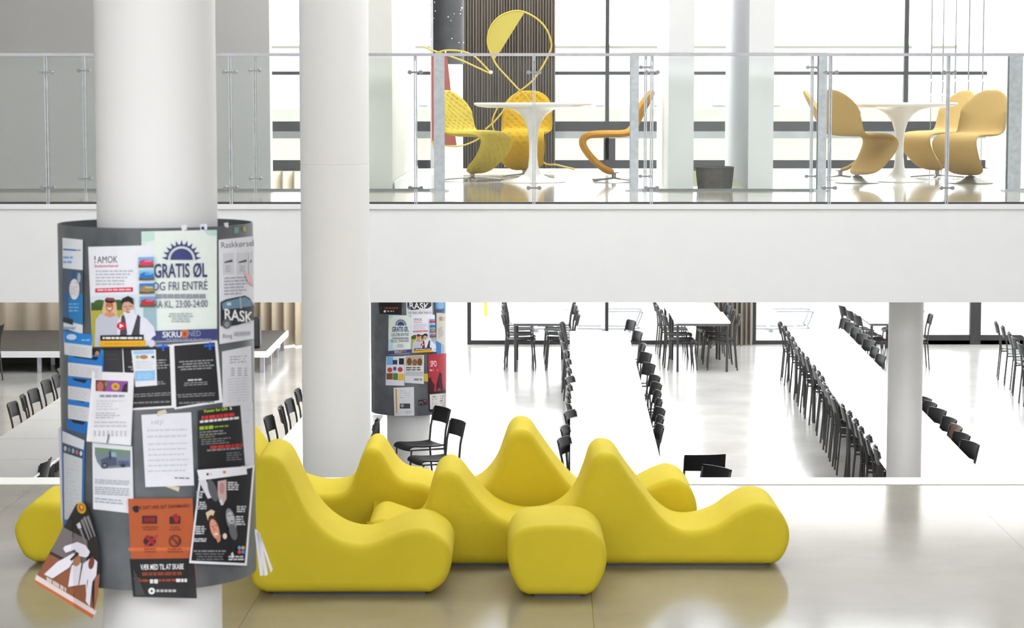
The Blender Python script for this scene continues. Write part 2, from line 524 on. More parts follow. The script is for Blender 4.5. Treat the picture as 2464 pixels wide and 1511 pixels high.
for px, w, lab in ((1148, 0.22, 1), (2395, 0.30, 2), (2290, 0.2, 3)):
    X = xpx(px, 43, 740)
    b = MB(); b.lathe([(w, -0.02), (w, 7)], 32, X, 43.6 + lab)
    o = struct(b, 'column_outside', M['facade'], 40)
b = MB(); X = xpx(1166, 40, 740); b.lathe([(0.03, -0.02), (0.03, 0.35), (0.075, 0.36), (0.075, 0.62), (0.03, 0.64), (0.03, 1.2)], 16, X, 41.5)
tag(b.build('bollard', M['vest'], None, 30), 'yellow-banded bollard standing outside by the round pillar', 'bollard')

# ------------------------------------------------------------------ curtains, stage
def curtain(name, m, px0, px1, z0, z1, Y, waves, amp, label, py=500, cat='curtain', seed=1):
    rnd = random.Random(seed)
    x0, x1 = xpx(px0, Y, py), xpx(px1, Y, py)
    n = waves * 10
    b = MB(); vs = []; fs = []
    ph = [rnd.uniform(0.6, 1.3) for _ in range(waves + 2)]
    for i in range(n + 1):
        t = i / n
        w = t * waves
        k = int(w)
        d = amp * math.sin(2 * math.pi * w) * ph[k]
        for z, kk in ((z1, 0.8), ((z0 + z1) / 2, 1.0), (z0, 1.15)):
            vs.append((x0 + (x1 - x0) * t + 0.3 * d * kk, Y + d * kk, z))
    for i in range(n):
        for k in range(2):
            a = i * 3 + k
            fs.append((a, a + 1, a + 4, a + 3))
    b.add(vs, fs)
    o = b.build(name, m, None, 70)
    s = o.modifiers.new('thickness', 'SOLIDIFY'); s.thickness = 0.006
    return tag(o, label, cat)
curtain('curtain', M['beige_curtain'], -560, 560, 0.02, zpx(412, 36.1), 36.1, 21, 0.03, 'flat beige curtain hanging behind the dark stage', 800, seed=3)
curtain('curtain', M['beige_curtain'], 556, 752, 0.02, zpx(412, 36.1), 36.1, 7, 0.07, 'beige pleated curtain hanging beside the end of the stage', 800, seed=5)
curtain('curtain', M['brown_curtain'], 1108, 1336, zpx(409, 36.1), 8.0, 36.1, 34, 0.035, 'dark brown pleated curtain behind the yellow loop sculpture', 200, seed=7)
curtain('curtain', M['taupe_curtain'], 1676, 1810, 0.02, zpx(411, 36.1), 36.1, 12, 0.06, 'taupe striped curtain at the glass behind the short table', 800, seed=9)
ST = thing('stage', 'low dark stage with white aluminium edge in front of beige curtain', 'stage', (0, 0, 0))
xs, y0s, y1s, zs = -3.53, 32.62, 35.6, 0.31
b = MB(); b.box(-8.5, y0s + 0.005, zs - 0.02, xs - 0.005, y1s, zs)
b.build('deck_board', M['stage_top'], ST)
b = MB()
b.box(-8.5, y0s - 0.03, zs - 0.09, xs + 0.03, y0s, zs - 0.001); b.box(xs, y0s, zs - 0.09, xs + 0.03, y1s, zs - 0.001)
b.build('edge_frame', M['white'], ST)
for i in range(4):
    for yy in (y0s + 0.03, y0s + 1.0, y0s + 1.95, y1s - 0.08):
        X = xs - 0.06 - 1.6 * i
        b = MB(); b.box(X - 0.03, yy - 0.03, 0, X + 0.03, yy + 0.03, zs - 0.02); b.build('leg', M['rail'], ST)
b = MB(); b.box(-8.4, y0s + 1.2, 0, -3.9, y0s + 1.26, zs - 0.03); b.build('back_board', M['stage_top'], ST)
p = atY(622, 850, 33.2)
SP = thing('loudspeaker', 'tall black loudspeaker panel standing on the stage beside the notice drum', 'speaker', (p.x, 33.1, zs))
b = MB(); b.box(-0.05, -0.10, 0, 0.035, 0.12, atY(622, 765, 33.1).z - zs); b.build('cabinet', M['black'], SP)
b = MB(); b.box(0.036, -0.10, 0.02, 0.044, 0.11, 0.45); b.build('grille', M['panel_dark'], SP)
b = MB(); b.box(-0.05, -0.112, 0.03, 0.03, -0.101, 0.46); b.build('front_cover', M['panel_dark'], SP)
from mathutils.geometry import tessellate_polygon
# ------------------------------------------------------------------ yellow foam seats on the platform
def foam(name, pts, Yf, depth, label, r=0.055):
    """pts: ('f'|'b', px, py) outline read at the front or rear face, or ('0', px) on the floor"""
    out = []
    for q in pts:
        if q[0] == '0':
            p = atZ(q[1], proj((0, Yf, ZP))[1], ZP); out.append((p.x, 0.012))
        else:
            p = atY(q[1], q[2], Yf + (0.03 if q[0] == 'f' else depth - 0.05)); out.append((p.x, p.z - ZP))
    i0 = [i for i, q in enumerate(pts) if q[0] == '0']
    ring = spline(out, 7)                      # from first floor point over the top to the last one
    n0 = 24                                    # floor edge
    xa, xb = out[-1][0], out[0][0]
    ring = ring + [(xa + (xb - xa) * k / n0, 0.012) for k in range(1, n0)]
    n = len(ring)
    area = sum(ring[i][0] * ring[(i + 1) % n][1] - ring[(i + 1) % n][0] * ring[i][1] for i in range(n))
    sg = 1 if area > 0 else -1
    nrm = []
    for i in range(n):
        a, c = ring[i - 2], ring[(i + 2) % n]
        dx, dz = c[0] - a[0], c[1] - a[1]
        l = math.hypot(dx, dz) or 1
        nrm.append((-dz / l * sg, dx / l * sg))    # inward
    cx = sum(p[0] for p in ring) / n
    b = MB(); vs = []; fs = []
    steps = [(r * (1 - math.sin(a)), r * (1 - math.cos(a))) for a in [k * math.pi / 2 / 6 for k in range(7)]]
    rows = [(ins, Yf + yy) for ins, yy in steps[::1]]
    rows = [(steps[k][0], Yf + steps[k][1]) for k in range(7)]           # inset r at the face -> 0
    rows += [(steps[k][0], Yf + depth - steps[k][1]) for k in range(6, -1, -1)]
    for ins, Y in rows:
        for p, q in zip(ring, nrm):
            vs.append((p[0] + q[0] * ins - cx, Y - Yf, max(0.012, p[1] + q[1] * ins)))
    R_ = len(rows)
    for k in range(R_ - 1):
        for i in range(n):
            j = (i + 1) % n
            fs.append((k * n + i, (k + 1) * n + i, (k + 1) * n + j, k * n + j))
    nb = len(fs)
    for k in (0, R_ - 1):
        flat = [Vector((vs[k * n + i][0], vs[k * n + i][2], 0)) for i in range(n)]
        for tri in tessellate_polygon([flat]):
            fs.append(tuple(k * n + i for i in tri))
    t = thing(name, label, 'seat', (cx, Yf, ZP))
    b.add(vs, fs)
    o = b.build('foam_body', M['yellow'], t, 60)
    o.data.polygons.foreach_set('use_smooth', [i < nb for i in range(len(fs))])
    q = MB(); q.box(min(xa, xb) - cx + 0.03, 0.05, 0, max(xa, xb) - cx - 0.03, depth - 0.05, 0.014)
    q.build('base_board', M['dark_edge'], t)
    return t
f_, b_ = 'f', 'b'
foam('foam_lounge_seat', [('0', 640), (f_, 614, 1412), (f_, 602, 1380), (f_, 592, 1310), (f_, 590, 1230), (f_, 597, 1160), (f_, 610, 1118),
      (f_, 625, 1099), (f_, 643, 1094), (f_, 663, 1099), (f_, 681, 1114), (f_, 698, 1146), (f_, 715, 1183), (f_, 739, 1228), (f_, 767, 1263),
      (f_, 801, 1290), (f_, 835, 1305), (f_, 870, 1310), (f_, 904, 1304), (f_, 938, 1289), (f_, 973, 1276), (f_, 1004, 1271), (f_, 1031, 1275),
      (f_, 1056, 1288), (f_, 1076, 1306), (f_, 1087, 1334), (f_, 1083, 1370), (f_, 1066, 1404), ('0', 1036)], 11.20, 0.62,
     'yellow wave-shaped foam seat with one tall peak, closest to the notice column')
foam('foam_lounge_seat', [('0', 925), (f_, 905, 1345), (f_, 893, 1315), (f_, 890, 1280), (b_, 897, 1232), (b_, 912, 1212), (b_, 935, 1206), (b_, 968, 1216), (b_, 1005, 1226), (b_, 1026, 1205),
      (b_, 1042, 1148), (b_, 1058, 1107), (b_, 1085, 1093), (b_, 1110, 1105), (b_, 1130, 1130), (b_, 1160, 1166), (b_, 1200, 1200), (b_, 1250, 1217),
      (b_, 1300, 1216), (b_, 1345, 1200), (b_, 1380, 1165), (b_, 1402, 1115), (b_, 1416, 1073), (b_, 1430, 1057), (b_, 1447, 1053), (b_, 1472, 1062), (b_, 1500, 1102), (b_, 1535, 1148),
      (b_, 1572, 1197), (b_, 1615, 1227), (b_, 1660, 1231), (b_, 1710, 1216), (b_, 1750, 1189), (b_, 1785, 1172), (b_, 1815, 1170), (f_, 1868, 1222),
      (f_, 1889, 1248), (f_, 1900, 1280), (f_, 1897, 1313), (f_, 1880, 1345), ('0', 1858)], 11.90, 0.62,
     'long yellow wave-shaped foam seat with two peaks and a round end by the ottoman')
foam('foam_lounge_seat', [('0', 560), (f_, 540, 1260), (f_, 540, 1200), (b_, 560, 1130), (b_, 610, 1098), (b_, 650, 1098), (b_, 690, 1112), (b_, 735, 1136), (b_, 785, 1150), (b_, 835, 1147),
      (b_, 860, 1130), (b_, 875, 1090), (b_, 888, 1057), (b_, 905, 1043), (b_, 925, 1049), (b_, 945, 1078), (b_, 963, 1104), (b_, 985, 1119), (b_, 1020, 1125),
      (b_, 1050, 1136), (b_, 1090, 1150), (b_, 1130, 1150), (b_, 1165, 1132), (b_, 1195, 1095), (b_, 1212, 1052), (b_, 1223, 1022), (b_, 1235, 1006), (b_, 1252, 1000),
      (b_, 1275, 1008), (b_, 1300, 1042), (b_, 1335, 1090), (b_, 1378, 1140), (b_, 1425, 1170), (b_, 1470, 1172), (b_, 1515, 1152), (b_, 1550, 1132), (b_, 1580, 1119), (b_, 1605, 1114),
      (f_, 1650, 1163), (f_, 1670, 1190), (f_, 1678, 1225), (f_, 1670, 1262), (f_, 1655, 1288), ('0', 1636)], 12.58, 0.62,
     'long yellow wave-shaped foam seat with highest peak, rearmost along the platform edge')
foam('foam_lounge_seat', [('0', 82), (f_, 60, 1339), (f_, 41, 1307), (f_, 34, 1279), (f_, 38, 1258), (f_, 52, 1234), (f_, 75, 1213), (b_, 139, 1169), (b_, 185, 1172),
      (b_, 240, 1195), (b_, 300, 1225), (b_, 350, 1228), (b_, 410, 1200), (b_, 470, 1140), (b_, 520, 1070), (b_, 550, 1020), (b_, 575, 1004), (b_, 600, 1008),
      (b_, 622, 1030), (b_, 643, 1058), (b_, 668, 1104), (b_, 690, 1160), (b_, 705, 1240), (f_, 715, 1310), (f_, 710, 1340), ('0', 690)], 11.95, 0.58,
     'yellow wave-shaped foam seat half hidden behind the notice column')
foam('foam_ottoman', [('0', 1272), (f_, 1252, 1421), (f_, 1235, 1394), (f_, 1224, 1360), (f_, 1221, 1328), (f_, 1229, 1298), (f_, 1245, 1279), (f_, 1266, 1269), (f_, 1290, 1265),
      (f_, 1338, 1263), (f_, 1385, 1265), (f_, 1410, 1270), (f_, 1432, 1282), (f_, 1450, 1303), (f_, 1460, 1332), (f_, 1457, 1366), (f_, 1446, 1396), (f_, 1430, 1421), ('0', 1412)],
     11.15, 0.62, 'yellow rounded foam ottoman standing in front of the long two-peaked seat', r=0.045)

# ------------------------------------------------------------------ glass balustrades of the upper deck
def clamp(b, x, y, z):
    b.box(x - 0.040, y - 0.010, z - 0.007, x + 0.040, y + 0.004, z + 0.007)
    for s in (-1, 1):
        vs = []
        b2 = []
        for k in range(10):
            a = 2 * math.pi * k / 10
            vs.append((x + s * 0.042 + 0.016 * math.cos(a), y - 0.024, z + 0.016 * math.sin(a)))
        for k in range(10):
            a = 2 * math.pi * k / 10
            vs.append((x + s * 0.042 + 0.016 * math.cos(a), y + 0.016, z + 0.016 * math.sin(a)))
        b.add(vs, [tuple(range(10)), tuple(range(19, 9, -1))] + [(k, k + 10, (k + 1) % 10 + 10, (k + 1) % 10) for k in range(10)])
def balustrade(label, Y, x0, x1, posts, thick, ytop, yclamp, ybot, glass_spans, zfoot, bottom_rail):
    t = thing('glass_balustrade', label, 'railing', (0, Y, ZD), 0, 'deck balustrades')
    zt = zpx(ytop, Y) - ZD
    b = MB(); b.box(x0, -0.022, zt - 0.014, x1, 0.022, zt + 0.008)
    b.build('handrail', M['rail'], t)
    for px in posts:
        X = xpx(px, Y, 300)
        b = MB()
        b.box(X - 0.012, -0.018, zfoot, X - 0.003, 0.018, zt - 0.014); b.box(X + 0.003, -0.018, zfoot, X + 0.012, 0.018, zt - 0.014)
        b.box(X - 0.010, -0.006, zt - 0.05, X + 0.010, 0.006, zt - 0.013)
        p = b.build('post', M['steel'], t)
        for yc in yclamp:
            b = MB(); clamp(b, X, -0.012, zpx(yc, Y) - ZD); b.build('clamp', M['clamp'], p, 40)
    for px, w in thick:
        X = xpx(px, Y, 300)
        b = MB()
        b.box(X - w, -0.05, 0.012, X + w, -0.040, zt - 0.014); b.box(X - w, 0.04, 0.012, X + w, 0.05, zt - 0.014)
        b.box(X - 0.006, -0.04, 0.012, X + 0.006, 0.04, zt - 0.014); b.box(X - w - 0.035, -0.075, 0, X + w + 0.035, 0.075, 0.012)
        b.build('steel_post', M['steel'], t)
    for xa, xb in glass_spans:
        b = MB(); b.box(xa, 0.006, zpx(ybot, Y) - ZD, xb, 0.016, zt - 0.03); b.build('glass_panel', M['glass'], t)
    if bottom_rail:
        b = MB(); b.box(x0, -0.015, 0.0, x1, 0.015, 0.018); b.build('bottom_rail', M['grey_frame'], t)
    return t
fp = [113, 555, 1000, 1285, 1568, 1997, 2280]
fx = [-4.6] + [xpx(p, YF, 300) for p in fp] + [4.6]
balustrade('long glass balustrade along the front edge of the upper deck', YF - 0.012, -5.5, 5.5, fp, [], 130.5, (174, 452), 480,
           [(a + 0.02, c - 0.02) for a, c in zip(fx, fx[1:])], -0.014, False)
YB = 19.72
e1 = xpx(1057, YB, 300)
fx = [-5.4] + [xpx(p, YB, 300) for p in (204, 614, 1030)]
balustrade('rear glass balustrade over the void, ending beside the tufted chairs', YB, -6, e1 + 0.05, [204, 614], [(1057, 0.045)], 131, (170, 430), 455,
           [(a + 0.02, c - 0.02) for a, c in zip(fx, fx[1:])], 0.0, True)
balustrade('short rear glass balustrade between the two seating bays', YB, xpx(1516, YB), xpx(1987, YB), [1553, 1953], [(1526, 0.036), (1977, 0.036)], 129, (162, 424), 455,
           [(xpx(1560, YB), xpx(1946, YB))], 0.0, True)
balustrade('rear balustrade end with thick steel post beside the mustard chairs', YB, xpx(2424, YB), 5.5, [], [(2440, 0.055)], 131, (), 455,
           [(xpx(2458, YB), 5.4)], 0.0, True)

# ------------------------------------------------------------------ upper deck furniture
def swivel_chair(name, label, px, py, rz, m, tufted, base, group=None, scale=1.0):
    """cantilever shell chair; local +x is where the sitter looks"""
    p0 = atZ(px, py, ZD)
    t = thing(name, label, 'chair', (p0.x, p0.y, ZD), rz, group)
    line = [(-.37, .875), (-.335, .80), (-.285, .70), (-.235, .60), (-.195, .53), (-.145, .475), (-.07, .458), (.06, .456), (.17, .452), (.25, .44), (.295, .405), (.300, .355),
            (.27, .295), (.215, .225), (.14, .155), (.07, .108), (.0, .088)]
    hw = [0.0, .15, .225, .25, .255, .252, .235, .215, .215, .225, .232, .238, .235, .222, .195, .14, .0]
    L = spline([(a, c, w) for (a, c), w in zip(line, hw)], 7)
    n = len(L)
    # arc length and round ends
    s = [0.0]
    for i in range(1, n):
        s.append(s[-1] + math.hypot(L[i][0] - L[i - 1][0], L[i][1] - L[i - 1][1]))
    W_ = []
    for i in range(n):
        w = L[i][2]
        d = s[i]; e = s[-1] - s[i]
        if d < 0.27: w = .252 * math.sqrt(max(0, 1 - (1 - (d + 0.0035) / 0.2735) ** 2))
        if e < 0.20: w = .215 * math.sqrt(max(0, 1 - (1 - e / 0.20) ** 2))
        W_.append(max(w, 0.004))
    th = 0.062 if tufted else 0.034
    U = 28 if tufted else 18
    front, back = [], []
    for i in range(n):
        a, c = L[max(i - 1, 0)], L[min(i + 1, n - 1)]
        dx, dz = c[0] - a[0], c[1] - a[1]
        l = math.hypot(dx, dz); dx /= l; dz /= l
        nx, nz = -dz, dx
        edge = min(1, s[i] / 0.05, (s[-1] - s[i]) / 0.05)
        for k in range(U + 1):
            u = -1 + 2 * k / U
            y = u * W_[i]
            cup = 0.045 * (y / 0.252) ** 2 * max(0, min(1, (0.42 - s[i]) / 0.15)) if s[i] < 0.42 else 0
            h = th / 2 * (max(0.0, 1 - u ** 6) ** 0.5) * math.sqrt(max(0.0, 1 - (1 - edge) ** 2)) + 0.002
            hb = h
            if tufted:
                q = 0.078
                gu, gv = y / q, s[i] / q
                a1, a2 = gu + gv, gu - gv
                f1, f2 = abs(a1 - round(a1)), abs(a2 - round(a2))
                dim = math.exp(-(f1 * f1 + f2 * f2) * 22) * 0.017 + (math.exp(-f1 * f1 * 160) + math.exp(-f2 * f2 * 160)) * 0.0035
                h -= dim * min(1, edge) * (1 - u ** 8); hb -= dim * min(1, edge) * (1 - u ** 8)
            x, z = L[i][0] + nx * cup, L[i][1] + nz * cup
            front.append((x + nx * h, y, z + nz * h)); back.append((x - nx * hb, y, z - nz * hb))
    nu = U + 1
    off = len(front)
    fs = []
    for i in range(n - 1):
        for k in range(U):
            a = i * nu + k
            fs.append((a, a + nu, a + nu + 1, a + 1))
            fs.append((off + a, off + a + 1, off + a + nu + 1, off + a + nu))
        for k in (0, U):
            a = i * nu + k
            q = (a, a + off, a + nu + off, a + nu)
            fs.append(q if k == 0 else q[::-1])
    for i in (0, n - 1):
        for k in range(U):
            a = i * nu + k
            q = (a, a + 1, a + 1 + off, a + off)
            fs.append(q if i == 0 else q[::-1])
    b = MB(); b.add(front + back, fs); b.build('shell', m, t, 70)
    if tufted:                                   # piping round the edge
        pts = []
        for sgn in (-1, 1):
            seq = range(1, n - 1) if sgn < 0 else range(n - 2, 0, -1)
            for i in seq:
                if i % 2: continue
                cup = 0.045 * (W_[i] / 0.252) ** 2 * max(0, min(1, (0.42 - s[i]) / 0.15)) if s[i] < 0.42 else 0
                a, c = L[i - 1], L[i + 1]
                dx, dz = c[0] - a[0], c[1] - a[1]; l = math.hypot(dx, dz)
                pts.append((L[i][0] - dz / l * cup, sgn * (W_[i] + 0.001), L[i][1] + dx / l * cup))
        b = MB(); b.tube(pts, 0.007, 6, None, True); b.build('piping', m, t, 60)
    b = MB()
    b.lathe([(0.022, 0.022), (0.022, 0.075), (0.05, 0.08), (0.05, 0.088)], 20)
    b.build('stem', M['base'], t, 40)
    if base == 'star':
        b = MB()
        for k in range(4):
            a = math.pi / 4 + k * math.pi / 2
            b.tube([(0.01 * math.cos(a), 0.01 * math.sin(a), 0.030), (0.14 * math.cos(a), 0.14 * math.sin(a), 0.022), (0.275 * math.cos(a), 0.275 * math.sin(a), 0.012)], 0.01, 8, None, False, (0.019, 0.009))
        b.build('star_base', M['base'], t, 40)
    else:
        b = MB(); b.lathe([(0.208, 0.0), (0.21, 0.006), (0.17, 0.016), (0.11, 0.032), (0.065, 0.050), (0.04, 0.068)], 40)
        b.build('disc_base', M['base'], t, 50)
    return t
def tulip_table(label, px, py, rtop, kb):
    p = atZ(px, py, ZD)
    t = thing('pedestal_table', label, 'table', (p.x, p.y, ZD))
    b = MB(); b.lathe([(rtop - 0.12, 0.706), (rtop - 0.04, 0.716), (rtop - 0.004, 0.732), (rtop, 0.744), (rtop - 0.004, 0.752), (rtop - 0.02, 0.755)], 64)
    b.build('tabletop', M['tablewhite'], t, 35)
    b = MB(); b.lathe([(0.31 * kb, 0.0), (0.312 * kb, 0.006), (0.25 * kb, 0.020), (0.15 * kb, 0.042), (0.085, 0.075), (0.05, 0.14), (0.040, 0.24), (0.040, 0.36), (0.050, 0.48), (0.075, 0.57), (0.12, 0.635), (0.19, 0.685), (0.27, 0.704), (0.32, 0.708)], 48)
    b.build('pedestal', M['tablewhite'], t, 50)
    return t
R = math.radians
tulip_table('round white pedestal table between the yellow tufted chairs', 1283, 438, 0.565, 1.0)
tulip_table('round white pedestal table among the plain mustard chairs', 2163, 437, 0.545, 0.78)
swivel_chair('swivel_shell_chair', 'yellow button-tufted shell chair in profile beside the red banner', 1137, 434, R(-38), M['tuft'], True, 'star')
swivel_chair('swivel_shell_chair', 'golden button-tufted shell chair behind the pedestal table facing the camera', 1262, 425, R(-98), M['tuft_deep'], True, 'star')
swivel_chair('swivel_shell_chair', 'amber button-tufted shell chair seen side-on beside the steel post', 1477, 436, R(180), M['orange'], True, 'star')
swivel_chair('swivel_shell_chair', 'mustard shell chair with back turned beside the steel post, front one of its pair', 2062, 440, R(36), M['mustard'], False, 'disc')
swivel_chair('swivel_shell_chair', 'mustard shell chair almost hidden behind the front chair and steel post', 2022, 430, R(-12), M['mustard'], False, 'star')
swivel_chair('swivel_shell_chair', 'mustard shell chair on a disc base showing its folded seat front, outermost', 2335, 441, R(-132), M['mustard'], False, 'disc')
swivel_chair('swivel_shell_chair', 'darker mustard shell chair behind the outermost one, on a star base', 2255, 428, R(-150), M['mustard'], False, 'star')

# loop sculptures of yellow wire with cloth sails
def sculpture(label, Y, outline, sail, m_sail, legs, tip=None):
    X0 = xpx(1200, Y, 400)
    t = thing('loop_sculpture', label, 'sculpture', (X0, Y, ZD))
    def P(px, py, dy=0.0):
        p = atY(px, py, Y + dy); return (p.x - X0, dy, p.z - ZD)
    b = MB(); b.tube(spline([P(*q) for q in outline], 7), 0.0095, 8); b.build('loop', M['wire'], t, 60)
    pts = [P(*q) for q in sail]
    b = MB(); n = len(pts)
    b.add([(p[0], p[1] - 0.004, p[2]) for p in pts] + [(p[0], p[1] + 0.004, p[2]) for p in pts],
          [tuple(range(n)), tuple(range(2 * n - 1, n - 1, -1))] + [(i, n + i, n + (i + 1) % n, (i + 1) % n) for i in range(n)])
    b.build('sail', m_sail, t)
    for lg in legs:
        b = MB(); b.tube(spline([P(*q) for q in lg], 6), 0.009, 8); b.build('leg', M['wire'], t, 60)
    if tip:
        p = P(*tip); b = MB()
        b.lathe([(0.001, -0.02), (0.017, -0.012), (0.021, 0.0), (0.017, 0.012), (0.001, 0.02)], 14)
        o = b.build('end_cap', M['tablewhite'], t, 60); o.location = p
    return t
YS = 23.4
sculpture('tall yellow wire loop with a half-filled cloth disc behind the pedestal table', YS,
          [(1246, 213), (1222, 187), (1196, 158), (1182, 130), (1173, 100), (1180, 66), (1202, 40), (1235, 27), (1265, 30), (1298, 50), (1318, 76), (1327, 108), (1320, 132), (1304, 162), (1285, 190), (1267, 207), (1240, 228, .05), (1215, 262, .1), (1190, 292, .1), (1168, 311, .12)],
          [(1187, 146), (1182, 130), (1173, 100), (1180, 66), (1202, 40), (1235, 27), (1262, 30), (1205, 122)], M['sail'],
          [[(1246, 213), (1270, 240, .1), (1292, 300, .15), (1305, 386, .12), (1340, 397, .0), (1382, 407, -.15)], [(1197, 260, .1), (1186, 285, .1), (1187, 310, .1), (1205, 350, .1), (1216, 402, .1)]])
sculpture('low yellow wire loop carrying a red sail, seen edge-on behind the tufted chair', 23.9,
          [(1020, 112), (1040, 121), (1070, 131), (1110, 145), (1150, 163), (1178, 175), (1165, 158), (1142, 136), (1118, 125), (1085, 121), (1060, 124), (1038, 135)],
          [(1038, 128), (1075, 128), (1083, 200), (1092, 300), (1099, 350), (1070, 349), (1039, 340)], M['redsail'],
          [[(1038, 340), (1070, 350), (1110, 351), (1150, 335), (1165, 318)], [(1040, 335), (1050, 380, .1), (1060, 411, .1)]], (1181, 174))
b = MB()
X, Y = xpx(1076, 31.7, 100), 31.7
b.lathe([(0.232, zpx(154, 31.5)), (0.232, zpx(154, 31.5) + 1.37), (0.226, zpx(154, 31.5) + 1.37), (0.226, zpx(154, 31.5))], 48, X, Y, None, False)
b.m = [b.slot(M['panel_dark'])] * len(b.f)
rs = random.Random(4)
for k in range(26):                              # white pins left in the sheet
    a, z = R(rs.uniform(195, 345)), zpx(154, 31.5) + rs.uniform(0.05, 1.3)
    cx_, cy_ = X + 0.236 * math.cos(a), Y + 0.236 * math.sin(a)
    w = rs.uniform(0.004, 0.010)
    b.box(cx_ - w, cy_ - w, z - w, cx_ + w, cy_ + w, z + w, M['tablewhite'])
tag(b.build('notice_drum', None, None, 40), 'dark pin-marked metal sleeve wrapped high round the far round pillar', 'notice board')
p = atZ(1716, 452, ZD)
BK = thing('wicker_basket', 'dark woven basket on the deck between two white wall fins', 'basket', (p.x, 20.25, ZD))
b = MB()
w = 0.158
b.lathe([(w * .9, 0.0), (w * .96, 0.06), (w, 0.13), (w * 1.02, 0.175), (w * .9, 0.178), (w * .85, 0.1), (w * .8, 0.015)], 36)
b.build('woven_body', M['basket'], BK, 50)
for k in range(22):
    if k % 2 == 0:
        a = 2 * math.pi * k / 22
        b = MB(); b.tube([(w * .93 * math.cos(a), w * .93 * math.sin(a), 0.0), (w * 1.02 * math.cos(a), w * 1.02 * math.sin(a), 0.13), (w * 1.04 * math.cos(a), w * 1.04 * math.sin(a), 0.185)], 0.006, 6)
        b.build('stake', M['basket'], BK, 50)
b = MB(); b.tube([(w * 1.03 * math.cos(a), w * 1.03 * math.sin(a), 0.185) for a in [2 * math.pi * k / 30 for k in range(30)]], 0.010, 6, None, True)
b.build('rim', M['basket'], BK, 60)
for i, px in enumerate((2242, 2270, 2300, 2332, 2366)):
    X = xpx(px, 24.2, 100)
    b = MB(); b.tube([(X, 24.2, zpx(190 + 3 * (i % 2), 24.2)), (X, 24.2, 8)], 0.0065, 8)
    b.tube([(X, 24.2, zpx(225, 24.2)), (X + 0.004, 24.2, zpx(196, 24.2))], 0.0055, 8)
    b.tube([(X, 24.2, ZD), (X, 24.2, zpx(230, 24.2))], 0.004, 6)
    tag(b.build('tension_cable', M['grey_frame'], None, 40), f'{ORD[i]} thin vertical cable behind the mustard chairs, counted from the window mullion', 'cable', 'vertical cables behind the mustard chairs')

# ------------------------------------------------------------------ canteen furniture
_first = {}
def canteen_table(x, y, rz, L, label, group):
    key = round(L, 2)
    if key not in _first:
        t = thing('canteen_table', label, 'table', (x, y, 0), rz, group)
        b = MB(); b.box(-0.40, -L / 2 + 0.009, 0.70, 0.40, L / 2 - 0.009, 0.722); b.build('tabletop', M['laminate'], t)
        b = MB(); b.box(-0.37, -L / 2 + 0.03, 0.665, 0.37, L / 2 - 0.03, 0.699); b.build('apron', M['table_edge'], t)
        for sx in (-1, 1):
            for sy in (-1, 1):
                b = MB(); b.tube([(sx * 0.355, sy * (L / 2 - 0.05), 0), (sx * 0.355, sy * (L / 2 - 0.05), 0.67)], 0.019, 10); b.build('leg', M['leg'], t, 40)
        _first[key] = t
        return t
    return dup(_first[key], (x, y, 0), rz, label, group)
def table_row(pc, slope, y_near, y_far, L, phrase, group):
    """pc = centre x at y = 20; first table stands at the far end"""
    n = int(round((y_far - y_near) / L))
    a = math.atan(slope)
    for i in range(n):
        y = y_far - L * (i + 0.5)
        canteen_table(pc + slope * (y - 20), y, -a, L, f'{ORD[i]} white table from the window in {phrase}', group)
